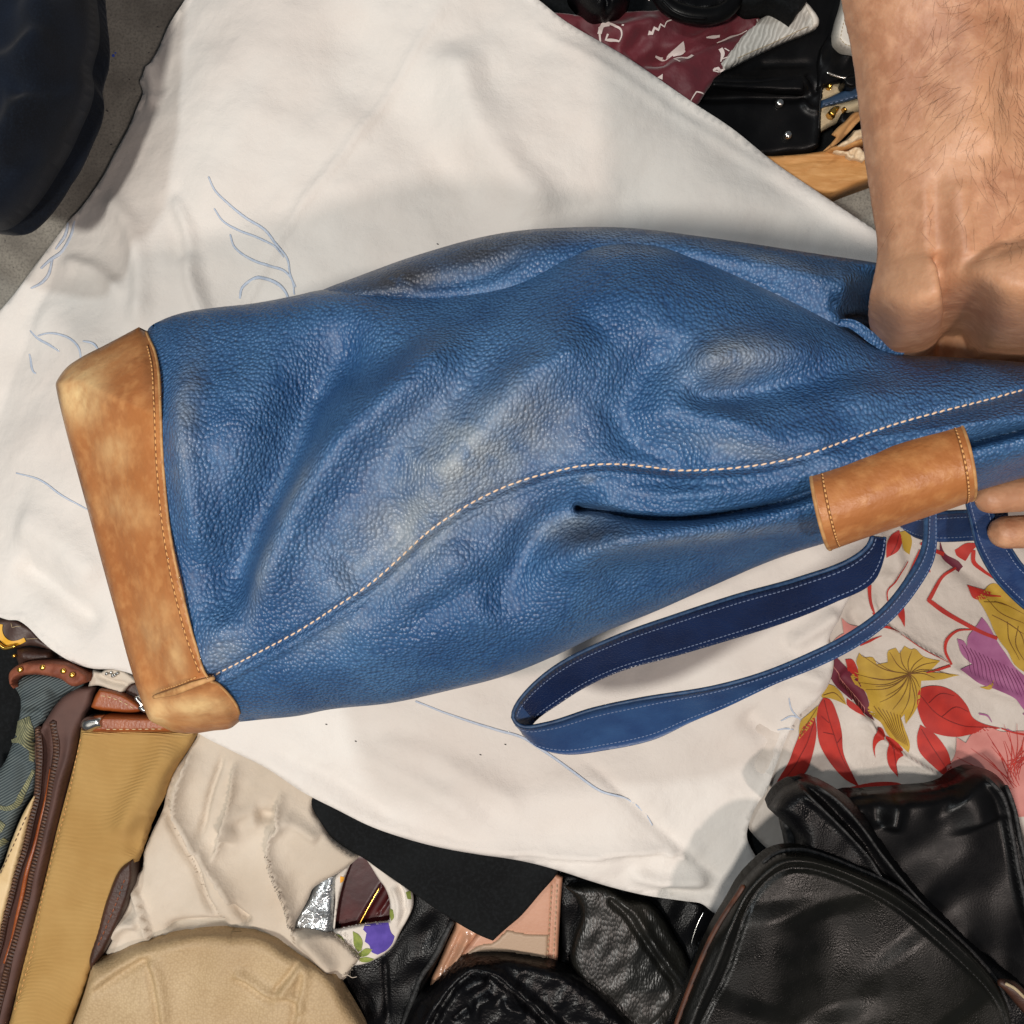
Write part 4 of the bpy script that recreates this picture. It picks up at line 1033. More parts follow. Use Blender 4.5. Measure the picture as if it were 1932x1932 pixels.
slab('body', Surf(Z7([(540, 250), (640, 230), (760, 350), (860, 560), (760, 700), (500, 700), (440, 600), (400, 500), (480, 340)]), 0.044, 0.008, 12), M['black_cloth'], t, res=5)
# flap bag
t = thing('flap_bag', 'big black leather flap bag with brown piping along its left edge', 'bag', 1600, 1800)
fb = Surf(Z7([(0, 1650), (60, 1488), (150, 1250), (260, 1000), (350, 850), (415, 735), (520, 622), (580, 578), (640, 556), (700, 549), (760, 552), (880, 588), (1010, 640), (1150, 700), (1250, 752), (1400, 870), (1550, 1000), (1680, 1130), (1790, 1270), (1845, 1400), (1870, 1650)]), 0.128, 0.016, 14,
          creases=[(Z7([(140, 1600), (190, 1488), (330, 1180), (440, 860), (540, 720), (650, 650), (760, 645), (920, 690), (1100, 770), (1250, 860), (1400, 980), (1600, 1160), (1740, 1310), (1800, 1410), (1830, 1600)]), 4, -0.0022, 'n'),
                   (Z7([(90, 1600), (150, 1440), (280, 1130), (400, 830), (510, 690), (640, 600), (760, 598), (950, 650), (1150, 740), (1300, 840), (1450, 950), (1640, 1130), (1780, 1320), (1840, 1500)]), 7, 0.0030, 'n'),
                   (Z7([(860, 800), (900, 1000), (870, 1200), (940, 1500)]), 80, -0.005), (Z7([(1250, 1000), (1450, 1250), (1600, 1450)]), 80, 0.003), (Z7([(560, 800), (600, 1100), (500, 1450)]), 80, 0.004)], waves=[(220, 0.0012)])
slab('flap', fb, M['olive'], t, res=5)
tube('brown_piping', path_on(Z7([(40, 1560), (66, 1488), (155, 1250), (265, 1000), (352, 855), (425, 740)]), fb, 0.0), 0.0022, M['ruffle_dark'], t)
tube('edge_piping', path_on(Z7([(530, 618), (585, 578), (640, 558), (700, 551), (760, 554), (880, 590), (1010, 642), (1150, 702), (1250, 754), (1400, 872), (1550, 1002), (1680, 1132), (1790, 1272), (1845, 1405)]), fb, 0.0), 0.0016, M['dust'], t)
stitches(path_on(Z7([(190, 1488), (330, 1180), (440, 860), (540, 720), (650, 650), (760, 645), (920, 690), (1100, 770), (1250, 860), (1400, 980), (1600, 1160), (1740, 1310), (1800, 1410), (1820, 1488)]), fb, 0.0004), 0.0032, 0.0026, 0.00035, M['dust'], t, join=True)
t = thing('handle', 'short brown and cream worn handle end at the corner of the flap bag', 'handle', 1915, 1885)
tube('leather_handle', [world_pt(*p, 0.125) for p in spline(Z7([(1800, 1262), (1860, 1290), (1910, 1340), (1960, 1400)]), False, 4)], [0.0025, 0.0052, 0.0058, 0.0058], M['brown_dark'], t)
tube('cream_edge', [world_pt(*p, 0.130) for p in spline(Z7([(1835, 1272), (1880, 1296), (1932, 1345)]), False, 4)], 0.0011, M['beige'], t)

# ------------------------------------------------------------------ floral scarf
t = thing('floral_scarf', 'white silk scarf printed with red leaves and yellow and pink flowers', 'scarf', 1760, 1250)
ZS = lambda pts: zoom(2300, 1100, 788/1171, pts)
fs = Surf([(1560, 900), (1700, 840), (1900, 860), (2080, 900), (2100, 1400), (2100, 1800), (1800, 1700), (1500, 1640), (1400, 1540), (1400, 1400), (1480, 1300), (1500, 1100)], 0.052, 0.006, 12, creases=[
    (ZS([(480, 1010), (530, 1150), (650, 1230), (830, 1340)]), 14, 0.006, 'f'), (ZS([(320, 1380), (440, 1560), (560, 1700), (700, 1790), (830, 1870)]), 14, 0.008, 'f'),
    (ZS([(560, 760), (600, 900), (540, 1000)]), 16, 0.005), (ZS([(780, 780), (860, 880), (1000, 980), (1171, 1100)]), 18, -0.006), (ZS([(340, 1380), (450, 1480), (480, 1600)]), 22, -0.010),
    (ZS([(380, 1080), (420, 1150), (520, 1220)]), 10, -0.004), (ZS([(820, 1350), (980, 1430), (1171, 1510)]), 10, 0.004), (ZS([(640, 1450), (760, 1600), (900, 1700)]), 40, 0.004)], waves=[(180, 0.003), (70, 0.0008)])
slab('cloth', fs, M['scarf'], t, mode='shell', thick=0.0012, res=6, zref=0.052)
R_, RD, GO, GL, PK, RO, PL, PLL = range(8)
sh = []
def leaf(pts, m=R_, vein=None, vm=RD, ex=0.0):
    sh.append((ZS(pts), m, ex))
    if vein:
        for v in vein: sh.append((brush(ZS(v), 1.2, 0.6, 1.4), vm, 0.0005 + ex))
leaf([(690, 1450), (730, 1436), (800, 1440), (860, 1470), (905, 1520), (930, 1575), (980, 1605), (1060, 1625), (990, 1640), (900, 1655), (800, 1655), (730, 1630), (690, 1560), (675, 1500)], vein=[[(690, 1475), (770, 1560), (880, 1610), (1040, 1625)], [(730, 1510), (790, 1470), (850, 1480)], [(790, 1570), (860, 1530), (910, 1550)]])
leaf([(700, 1610), (760, 1650), (810, 1720), (835, 1800), (835, 1860), (760, 1800), (700, 1730), (690, 1670)], vein=[[(705, 1630), (770, 1740), (830, 1840)]])
leaf([(270, 1490), (300, 1500), (330, 1570), (345, 1640), (350, 1720), (380, 1800), (428, 1888), (360, 1850), (290, 1770), (245, 1690), (235, 1600), (245, 1530)], vein=[[(272, 1500), (300, 1620), (340, 1740), (415, 1875)], [(290, 1600), (255, 1570)], [(320, 1690), (345, 1660)], [(310, 1650), (260, 1640)]])
leaf([(228, 1570), (232, 1640), (215, 1730), (190, 1800), (150, 1850), (90, 1890), (60, 1950), (20, 1932), (60, 1850), (100, 1780), (140, 1680), (170, 1620)], vein=[[(225, 1590), (180, 1700), (70, 1880)]])
leaf([(490, 1620), (520, 1620), (545, 1660), (510, 1670), (495, 1700), (500, 1760), (484, 1710), (480, 1660)])
leaf([(545, 1660), (590, 1680), (630, 1725), (600, 1760), (595, 1800), (602, 1845), (565, 1800), (548, 1740)], vein=[[(555, 1680), (585, 1760), (600, 1830)]])
leaf([(400, 1320), (430, 1370), (440, 1420), (410, 1400), (380, 1350), (370, 1320)])
leaf([(370, 1490), (420, 1530), (450, 1570), (400, 1545), (370, 1520)])
leaf([(605, 1870), (640, 1890), (700, 1900), (380, 1910), (360, 1900), (400, 1885)])
leaf([(340, 1130), (380, 1160), (440, 1175), (400, 1185), (370, 1240), (355, 1200)], RO)
leaf([(305, 1250), (330, 1215), (380, 1190), (350, 1260), (315, 1290)], RO)
leaf([(545, 800), (570, 760), (600, 740), (612, 790), (590, 830), (545, 865)], vein=[[(560, 850), (600, 760)]])
leaf([(460, 990), (480, 985), (478, 1060), (490, 1110), (495, 1130), (470, 1080)])
leaf([(600, 1120), (625, 1070), (632, 1100), (630, 1175), (612, 1140)])
leaf([(790, 790), (830, 850), (880, 880), (902, 905), (880, 930), (850, 905), (810, 870)], PL)
leaf([(860, 830), (900, 800), (960, 800), (920, 840), (905, 880), (870, 855)], R_)
leaf([(905, 985), (960, 1000), (1040, 1020), (980, 1050), (935, 1045)], R_)
leaf([(1000, 1010), (1040, 980), (1090, 1010), (1171, 1080), (1240, 1200), (1240, 1420), (1171, 1380), (1120, 1340), (1090, 1280), (1060, 1240), (1030, 1190), (1010, 1140), (975, 1080), (945, 1040)], GO)
for p in ([(1000, 1050), (1060, 1110), (1171, 1160)], [(1020, 1120), (1080, 1150), (1171, 1210)], [(1090, 1150), (1100, 1230), (1140, 1320)], [(1140, 1170), (1130, 1260), (1171, 1340)], [(980, 1060), (1080, 1070), (1171, 1120)], [(1040, 1060), (1100, 1080)], [(1100, 1160), (1150, 1200), (1171, 1290)]):
    sh.append((brush(ZS(p), 1.2, 0.6, 1.5), GL, 0.0005))
leaf([(860, 1225), (890, 1235), (905, 1260), (910, 1220), (940, 1180), (975, 1130), (1000, 1160), (1040, 1230), (1080, 1290), (1120, 1350), (1171, 1400), (1260, 1520), (1171, 1560), (1110, 1490), (1030, 1450), (950, 1420), (870, 1360), (930, 1340), (880, 1290)], PK)
for k in range(14):
    x = 900 + k * 19
    sh.append((brush(ZS([(x - 20, 1250 + k * 9), (x + 8, 1300 + k * 10), (x + 20 + k, 1380 + k * 9)]), 1, 0.5, 1.3), PLL, 0.0005))
leaf([(960, 1440), (985, 1435), (1030, 1410), (1000, 1450)], GO)
# yellow flower
leaf([(430, 1290), (450, 1310), (490, 1310), (505, 1340), (550, 1330), (555, 1280), (585, 1265), (600, 1290), (620, 1255), (650, 1270), (660, 1265), (700, 1300), (775, 1320), (740, 1360), (700, 1370), (760, 1375), (865, 1385), (800, 1405), (700, 1412), (695, 1450), (680, 1520), (640, 1610), (625, 1560), (600, 1600), (590, 1560),
      (560, 1560), (530, 1540), (490, 1520), (470, 1470), (430, 1440), (410, 1390), (430, 1370), (420, 1330)], GO)
leaf([(560, 1540), (610, 1580), (640, 1640), (660, 1710), (655, 1740), (600, 1690), (560, 1660), (520, 1600), (480, 1560), (490, 1500), (520, 1520)], GO)
cx, cy = 645, 1380
for (x, y) in [(440, 1300), (490, 1320), (560, 1285), (600, 1275), (650, 1275), (700, 1305), (760, 1325), (740, 1362), (840, 1388), (760, 1400), (690, 1440), (675, 1500), (645, 1590), (610, 1560), (570, 1540), (520, 1510), (470, 1460), (440, 1430), (425, 1390), (500, 1440), (540, 1480), (480, 1400)]:
    mx, my = (x + cx) / 2 + (y - cy) * .10, (y + cy) / 2 - (x - cx) * .10
    sh.append((brush(ZS([(cx, cy), (mx, my), (x, y)]), 1.1, 0.5, 1.4), GL, 0.0005))
for k in range(8):
    sh.append((brush(ZS([(500 + k * 15, 1530 + k * 5), (540 + k * 12, 1600 + k * 4), (600 + k * 7, 1680 + k * 4)]), 1, .5, 1.2), GL, 0.0006))
leaf([(265, 1470), (290, 1430), (320, 1440), (350, 1470), (368, 1520), (320, 1500), (280, 1490), (262, 1490)], GO, vein=[[(270, 1480), (320, 1470), (360, 1510)]], vm=GL)
leaf([(165, 1590), (200, 1560), (245, 1525), (235, 1570), (200, 1620), (150, 1670)], GO, vein=[[(160, 1650), (200, 1590), (240, 1535)]], vm=GL)
leaf([(300, 1330), (330, 1310), (380, 1360), (440, 1420), (480, 1500), (490, 1590), (440, 1550), (380, 1490), (330, 1440), (305, 1400)], PL)
for k in range(9):
    sh.append((brush(ZS([(315 + k * 17, 1350 + k * 22), (345 + k * 15, 1390 + k * 19), (350 + k * 14, 1420 + k * 18)]), 1, .5, 1.2), RO, 0.0006))
leaf([(600, 750), (640, 740), (660, 790), (650, 850), (620, 830), (610, 790)], GO)
# pink feathery flower at the lower right
leaf([(850, 1660), (900, 1690), (930, 1650), (960, 1640), (1000, 1620), (1060, 1640), (1171, 1640), (1300, 1700), (1300, 2000), (1000, 2000), (900, 1870), (830, 1840), (800, 1800), (840, 1760)], RO)
for k in range(26):
    a = -2.6 + k * 0.09; L = 260 + 60 * math.sin(k * 2.3)
    x0, y0 = 1090 + 12 * (k % 5), 1900 - 5 * k
    x1, y1 = x0 + L * math.cos(a) * (0.7 + .3 * (k % 2)), y0 + L * math.sin(a) * .8
    sh.append((brush(ZS([(x0, y0), ((x0 + x1) / 2 + 14, (y0 + y1) / 2), (x1, y1)]), 1, .5, 1.6), R_, 0.0006))
for p in ([(1085, 1630), (1130, 1650), (1171, 1650)], [(1150, 1560), (1171, 1552)], [(960, 1560), (1000, 1570), (1020, 1600)]):
    sh.append((brush(ZS(p), 3, 1, 3), PK, 0))
# red stems
for p, a, b, c in (([(870, 910), (810, 940), (775, 990), (740, 1055), (800, 1100), (900, 1160), (980, 1200), (1045, 1225)], 4, 6, 9), ([(935, 1185), (860, 1190), (815, 1230), (805, 1280), (835, 1340)], 2, 4, 6),
                   ([(830, 1345), (780, 1360), (720, 1375)], 5, 2, 5), ([(640, 880), (590, 950), (550, 1020), (555, 1060)], 2, 2, 3), ([(700, 830), (660, 920), (620, 1010), (600, 1090)], 5, 3, 7),
                   ([(700, 800), (760, 830), (820, 850)], 5, 8, 7), ([(500, 1165), (560, 1175), (605, 1195)], 4, 1, 5), ([(430, 1255), (480, 1235), (525, 1212)], 3, 1, 4), ([(930, 830), (935, 880), (980, 920), (1040, 960)], 8, 3, 6),
                   ([(480, 1110), (500, 1140), (480, 1180)], 2, 1, 2), ([(770, 840), (740, 890), (745, 930)], 3, 2, 3), ([(600, 1200), (700, 1270), (820, 1330)], 1, 1, 1.5), ([(1060, 1625), (1100, 1640), (1171, 1655)], 2, 4, 3), ([(910, 990), (1000, 1030), (1080, 1040)], 4, 2, 5)):
    sh.append((brush(ZS(p), a, b, c), R_, 0.0003))
decals('flower_print', sh, fs, [M['red'], M['red_dark'], M['gold_print'], M['gold_line'], M['pink'], M['rose'], M['plum'], M['plum_line']], t, off=0.0011, res=5, corner=70)

# ------------------------------------------------------------------ the blue bag
bag = thing('bucket_bag', 'blue grained leather bucket bag with tan leather base and sleeve held over the sheet', 'handbag', 966, 966, 0.30)
def bag_c(P):
    return 0.328 + 0.045 * np.clip(P[:, 0], 0, 2000) / 1932.0
# body outline; the rim used for the rounding goes round the base too
top_edge = [(280, 620), (305, 604), (345, 590), (400, 581), (480, 572), (560, 557), (600, 548), (660, 543), (740, 545), (800, 549), (860, 546), (930, 533), (1000, 508), (1060, 478), (1120, 458), (1180, 452), (1240, 458), (1300, 474), (1380, 506), (1460, 545), (1540, 586),
            (1600, 618), (1650, 648), (1700, 668), (1780, 673), (1860, 678), (1932, 684), (2080, 700), (2420, 740)]
bot_edge = [(2420, 760), (2080, 862), (1932, 901), (1840, 928), (1760, 955), (1680, 985), (1600, 1012), (1560, 1024), (1500, 1042), (1440, 1064), (1350, 1103), (1240, 1152), (1130, 1197), (1050, 1236), (950, 1276), (850, 1302), (740, 1326), (620, 1339), (560, 1351), (500, 1357), (452, 1362)]
base_left = [(440, 1371), (400, 1379), (360, 1384), (322, 1379), (298, 1364), (282, 1340), (265, 1296), (250, 1245), (232, 1175), (208, 1090), (182, 990), (155, 890), (130, 800), (116, 740), (114, 712), (124, 695), (150, 676), (200, 650), (262, 620)]
full = top_edge + bot_edge + base_left
band_right = [(282, 640), (292, 662), (300, 700), (303, 760), (306, 840), (312, 920), (320, 1000), (334, 1080), (350, 1150), (368, 1215), (390, 1275), (412, 1290), (432, 1310), (446, 1330), (452, 1346)]
bagcr = [
    ([(330, 640), (450, 645), (600, 640), (720, 620)], 60, -0.0080),
    ([(620, 720), (760, 640), (900, 590)], 40, -0.0050),
    # diagonal hollows and rolls of the body
    ([(690, 560), (620, 660), (560, 760), (520, 880), (470, 1000), (425, 1130), (420, 1210)], 56, -0.0260),
    ([(900, 600), (780, 720), (640, 850), (560, 950), (500, 1060), (450, 1180)], 50, 0.0170),
    ([(350, 660), (350, 800), (365, 950), (380, 1080)], 30, 0.0072),
    ([(800, 860), (760, 960), (720, 1030), (620, 1100)], 55, -0.0072),
    ([(1130, 600), (1000, 720), (880, 850), (790, 930), (740, 990)], 60, 0.0159),
    ([(1330, 560), (1150, 560), (1000, 600), (860, 640), (740, 700)], 50, 0.0058),
    ([(1275, 610), (1258, 655), (1213, 705), (1172, 775), (1200, 832), (1260, 854), (1350, 866)], 46, -0.0110),
            ([(1290, 700), (1380, 670), (1470, 655), (1560, 640)], 40, 0.0110),
    ([(1250, 750), (1340, 745), (1450, 728), (1560, 705), (1650, 690), (1740, 690)], 34, -0.0130),
    ([(1262, 715), (1300, 755), (1346, 782), (1412, 818), (1490, 846), (1600, 830)], 34, 0.0060),
        ([(1560, 740), (1700, 735), (1850, 705), (1990, 690)], 34, 0.0087),
    # lower half: seam, slit and the two rolls
    ([(390, 1284), (560, 1195), (700, 1102), (800, 1012), (900, 946), (1000, 904), (1100, 881), (1180, 878), (1280, 888), (1400, 884), (1500, 866), (1600, 833), (1700, 800), (1932, 738), (2080, 700)], 7, -0.0030, 'n'),
    ([(400, 1292), (566, 1206), (708, 1114), (808, 1024), (908, 960), (1004, 918), (1100, 896), (1180, 893), (1280, 903), (1400, 899), (1500, 881)], 9, 0.0020, 'n'),
    ([(1096, 958), (1140, 964), (1200, 976), (1280, 979), (1380, 967), (1480, 947), (1550, 924), (1700, 880), (1830, 838), (1932, 812), (2400, 700)], 7, -0.0180, 'n'),
    ([(1130, 925), (1250, 938), (1380, 930), (1520, 900), (1700, 850), (1860, 795), (2300, 700)], 26, 0.0110),
    ([(1010, 1130), (1060, 1075), (1130, 1035), (1240, 1015), (1380, 1002), (1540, 972), (1700, 930), (1850, 880), (2300, 770)], 36, 0.0330),
    ([(1160, 960), (1060, 975), (1000, 1030), (960, 1110), (930, 1190)], 40, -0.0130),
    ([(1150, 1070), (1110, 1110), (1060, 1180), (1000, 1230)], 40, 0.0060),
    ([(900, 1010), (830, 1080), (760, 1150), (640, 1230)], 44, 0.0050),
    ([(1010, 1120), (900, 1180), (760, 1230), (600, 1280), (470, 1310)], 36, 0.0050),
    ([(960, 1060), (860, 1120), (760, 1180)], 26, -0.0030),
    ([(1300, 470), (1420, 540), (1540, 600), (1660, 655)], 14, 0.0040),
]
body = Surf(top_edge + bot_edge + [(448, 1350), (430, 1310), (400, 1290), (375, 1270), (340, 1200), (312, 1100), (295, 980), (285, 850), (280, 720), (276, 650)], 0, 0.064, 290, p=1.95, creases=bagcr, waves=[(260, 0.0016), (90, 0.0006)], zfun=bag_c, rim=full, corner=60, f=1.0)
wear_and_glare = [[(870, 875, 130, 95, -30, 1.0), (780, 990, 150, 75, -40, 0.9), (1380, 680, 75, 40, -8, 0.85), (990, 800, 90, 70, 0, 0.7), (355, 800, 22, 120, 4, 0.5), (700, 1060, 90, 40, -35, 0.55), (560, 930, 22, 80, 30, 0.5), (500, 1080, 18, 90, 20, 0.5),  # worn patches, with glare and the lower roll's highlight painted in; second list darkens
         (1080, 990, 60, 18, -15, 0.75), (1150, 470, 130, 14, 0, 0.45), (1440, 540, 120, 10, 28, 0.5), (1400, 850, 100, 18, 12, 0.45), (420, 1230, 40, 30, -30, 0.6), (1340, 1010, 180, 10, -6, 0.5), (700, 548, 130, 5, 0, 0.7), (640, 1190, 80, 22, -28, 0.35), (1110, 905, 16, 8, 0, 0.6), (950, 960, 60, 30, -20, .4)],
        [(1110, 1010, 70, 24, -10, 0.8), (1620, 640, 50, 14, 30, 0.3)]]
slab('body', body, M['blue'], bag, mode='mirror', res=5, mask=wear_and_glare)
# rear panel seen above the front
backp = Surf([(590, 556), (620, 542), (660, 527), (700, 512), (760, 490), (820, 471), (880, 454), (940, 441), (1000, 433), (1050, 430), (1110, 428), (1170, 429), (1240, 435), (1300, 443), (1400, 457), (1530, 477), (1672, 499), (1800, 525), (2060, 590),
              (2060, 700), (1800, 700), (1500, 660), (1100, 600), (800, 600), (600, 580)], 0.33, 0.026, 70, creases=[
              ([(1180, 470), (1300, 500), (1450, 560), (1600, 640)], 20, -0.004), ([(760, 540), (900, 520), (1000, 470)], 16, -0.004), ([(1250, 460), (1420, 490), (1640, 560)], 26, 0.005), ([(1560, 560), (1620, 600), (1680, 640)], 14, -0.006), ([(1560, 500), (1640, 540), (1700, 600)], 12, 0.003)],
              waves=[(160, 0.0012)], f=1.0, zfun=lambda P: 0.302 + 0.012 * np.clip((P[:, 0] - 700) / 700, 0, 1) - 0.075 * np.clip((P[:, 0] - 1585) / 80, 0, 1)**1.3 * np.clip((P[:, 1] - 500) / 60, 0, 1))
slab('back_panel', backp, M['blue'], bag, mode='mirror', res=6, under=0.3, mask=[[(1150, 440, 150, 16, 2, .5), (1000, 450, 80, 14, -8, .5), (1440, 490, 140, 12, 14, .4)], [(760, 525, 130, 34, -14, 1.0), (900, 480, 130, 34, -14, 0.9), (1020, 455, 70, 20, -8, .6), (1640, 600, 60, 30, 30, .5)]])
# pocket hem by the wrist
_, G, N = ribbon('pocket_hem', [(1585, 606), (1608, 606), (1650, 632), (1705, 664)], [(1580, 612), (1602, 618), (1640, 646), (1690, 676)], [.318, .320, .316, .306], [.318, .320, .316, .306], M['blue'], bag, thick=0.002, n=30, nv=4, bow=0.001)
# tan base
band_out = base_left[:-1] + [(262, 617)] + band_right
band_rim = [(2080, 690)] + bot_edge[1:] + [(440, 1374)] + base_left[1:-1] + [(262, 616)] + top_edge
band = Surf(band_out, 0, 0.067, 290, p=1.95, creases=bagcr[:6] + [([(120, 730), (150, 860), (185, 985), (215, 1090), (250, 1220), (292, 1350)], 16, 0.0060, 'n'), ([(300, 1313), (350, 1297), (402, 1284)], 5, 0.0024, 'n')], waves=[(160, 0.0012)], zfun=lambda P: bag_c(P) + 0.0024, rim=[(x, y) for x, y in full], corner=60, f=1.0)
bmask = [[(150, 740, 42, 60, 10, 1.0), (215, 850, 30, 40, 0, .5), (370, 1335, 60, 22, -4, 1.0), (300, 1345, 26, 40, 0, .8), (240, 960, 60, 30, 20, .35), (330, 1240, 20, 50, -10, .5), (170, 700, 60, 20, -25, .5), (300, 1190, 40, 60, 0, .35)],
         [(118, 760, 8, 60, -6, .8), (165, 940, 9, 90, -14, .8), (205, 1090, 8, 80, -14, .6), (200, 640, 70, 12, -25, .6), (285, 700, 16, 60, 0, .4)]]
base_o = slab('base_band', band, M['tan'], bag, mode='mirror', res=5, mask=bmask, under=0.9)
# raw edge of the base and overlap seam
eline = [(276, 626)] + band_right
tube('raw_edge', path_on(eline, band, 0.0002), 0.0007, M['tan_edge'], bag, seg=8)
tube('overlap_edge', path_on([(296, 1312), (330, 1304), (368, 1290), (406, 1278)], band, 0.0010), [0.0009, .0018, .0016, .0010], M['tan_edge'], bag, seg=8, squash=.6)
kpx = K * (CAM_H - 0.34) / CAM_H
BS = [(278, 652), (287, 690), (291, 760), (294, 840), (300, 920), (308, 1000), (321, 1080), (338, 1150), (356, 1215), (376, 1268)]
tube('groove_shade_line', path_on(BS, band, -0.0001), 0.0007, M['groove_shade'], bag, seg=6, squash=.5)  # flat dark line under the stitches, painted shade instead of a cut groove
stitches(path_on([(278, 652), (287, 690), (291, 760), (294, 840), (300, 920), (308, 1000), (321, 1080), (338, 1150), (356, 1215), (376, 1268)], band, 0.0003, 4), 13 * kpx, 9 * kpx, 0.00038, M['thread_tan'], bag)
stitches(path_on([(304, 1302), (336, 1292), (372, 1277)], band, 0.0003, 4), 11 * kpx, 7.5 * kpx, 0.00035, M['thread_tan'], bag)
seam = [(390, 1284), (470, 1243), (560, 1195), (630, 1150), (700, 1102), (750, 1058), (800, 1012), (850, 976), (900, 946), (950, 922), (1000, 904), (1050, 891), (1100, 881), (1180, 878), (1230, 882), (1280, 888), (1340, 889), (1400, 884), (1450, 877), (1500, 866), (1550, 850), (1600, 833), (1700, 800), (1780, 778), (1860, 758), (1932, 738), (2060, 706)]
stitches(path_on([(x, y - 3) for x, y in seam], body, 0.0004, 4), 15.5 * kpx, 11.5 * kpx, 0.00050, M['thread'], bag, tilt=0.10)
# tan sleeve round the rolled edges
na, nb_ = 60, 40
sa = resample(spline([(1533, 882), (1600, 858), (1700, 822), (1800, 791)], False, 4), na)
sb_ = resample(spline([(1567, 1036), (1640, 1010), (1740, 976), (1832, 944)], False, 4), na)
V, F = [], []
for i in range(na):
    u = i / (na - 1)
    for j in range(nb_):
        v = j / (nb_ - 1)
        ang = math.pi * v
        w = (1 - math.cos(ang)) / 2
        p = sa[i] * (1 - w) + sb_[i] * w
        # the end faces bulge to the right like a cuff
        blg = math.sin(ang)**0.8
        p = p + np.array([(-9 + 26 * u) * blg, (2 - 4 * u) * blg])
        z = 0.340 + 0.004 * u + 0.030 * math.sin(ang)**0.75
        V.append(world_pt(p[0], p[1], z))
o = put_mesh('tan_sleeve', V, [[i * nb_ + j, (i + 1) * nb_ + j, (i + 1) * nb_ + j + 1, i * nb_ + j + 1] for i in range(na - 1) for j in range(nb_ - 1)], [M['tan'], M['tan_edge']], bag)
sv = np.array(V).reshape(na, nb_, 3)
md = o.modifiers.new('thickness', 'SOLIDIFY'); md.thickness = 0.0012; md.offset = 0; md.material_offset_rim = 1
slv_up = 0.0011
for i in (4, na - 4):
    w = sv[i, 3:nb_ - 2].copy(); w[:, 2] += slv_up
    w[:, 1] += np.linspace(0.0002, -0.0004, len(w))
    g_ = w.copy(); g_[:, 2] -= 0.0003
    tube('groove_shade_line', g_, 0.0006, M['groove_shade'], bag, seg=6, squash=.5)
    stitches(w, 10 * kpx, 6.8 * kpx, 0.00042, M['thread_tan'], bag)
for i in (0, na - 1):
    tube('raw_edge', sv[i], 0.0009, M['tan_edge'], bag, seg=8)
# straps
A = [(1646, 1012), (1640, 1028), (1609, 1054), (1505, 1093), (1392, 1124), (1278, 1161), (1165, 1201), (1052, 1256), (993, 1306), (970, 1340), (968, 1356), (984, 1370), (1029, 1366), (1120, 1338), (1210, 1319), (1346, 1297), (1437, 1272), (1528, 1235), (1596, 1201), (1664, 1152), (1709, 1097), (1741, 1038), (1748, 965)]
B = [(1668, 1015), (1664, 1052), (1645, 1095), (1573, 1133), (1482, 1170), (1369, 1206), (1278, 1233), (1165, 1265), (1097, 1297), (1052, 1326), (1010, 1356), (988, 1384), (1016, 1407), (1065, 1420), (1142, 1412), (1233, 1392), (1301, 1360), (1369, 1331), (1460, 1288), (1550, 1251), (1618, 1215), (1682, 1165), (1727, 1111), (1759, 1052), (1763, 960)]
st, G, N = ribbon('shoulder_strap', A, B, [.30, .28, .25, .225, .205, .19, .19, .205, .225, .25, .28, .31], [.295, .265, .235, .208, .186, .168, .166, .180, .208, .235, .27, .305], [M['strap_outer'], M['strap_inner']], bag, n=170, nv=8, thick=0.0026)
def strap_edges(G, N, up=0.0014, inset=(0.14, 0.86), parent=bag):
    for t in inset:
        j = t * (G.shape[1] - 1); a = int(j); f = j - a
        w = G[:, a] * (1 - f) + G[:, a + 1] * f + (N[:, a]) * up
        stitches(w, 0.0026, 0.0019, 0.00028, M['thread_blue'], parent, join=True)
        w2 = w.copy()
    for j in (0, G.shape[1] - 1):
        tube('strap_edge', G[:, j], 0.0013, M['strap_edge'], parent, seg=6)
_nf = len(st.data.polygons); _per = (_nf - 2 * (G.shape[1] - 1)) // (G.shape[0] - 1)
st.data.polygons.foreach_set('material_index', [1 if i // _per < 0.425 * G.shape[0] and i < _nf - 14 else 0 for i in range(_nf)])
strap_edges(G, N)
s2, G2, N2 = ribbon('shoulder_strap', [(1690, 982), (1720, 975), (1764, 969), (1830, 965), (1900, 962)], [(1702, 992), (1729, 1011), (1765, 1018), (1842, 1016), (1900, 1012)], [.25, .24, .23, .23], [.24, .22, .215, .22], M['strap'], bag, n=40, nv=6, thick=0.0026)
strap_edges(G2, N2)
s3, G3, N3 = ribbon('shoulder_strap', [(1822, 925), (1826, 953), (1833, 980), (1842, 1021), (1853, 1048), (1876, 1087), (1899, 1114), (1932, 1145), (2010, 1200)], [(1862, 925), (1871, 967), (1882, 1000), (1905, 1035), (1930, 1070), (1950, 1085), (1970, 1100), (2000, 1120), (2060, 1170)], [.262, .250, .238, .228], [.266, .254, .242, .232], M['strap'], bag, n=50, nv=6, thick=0.0026)
strap_edges(G3, N3)

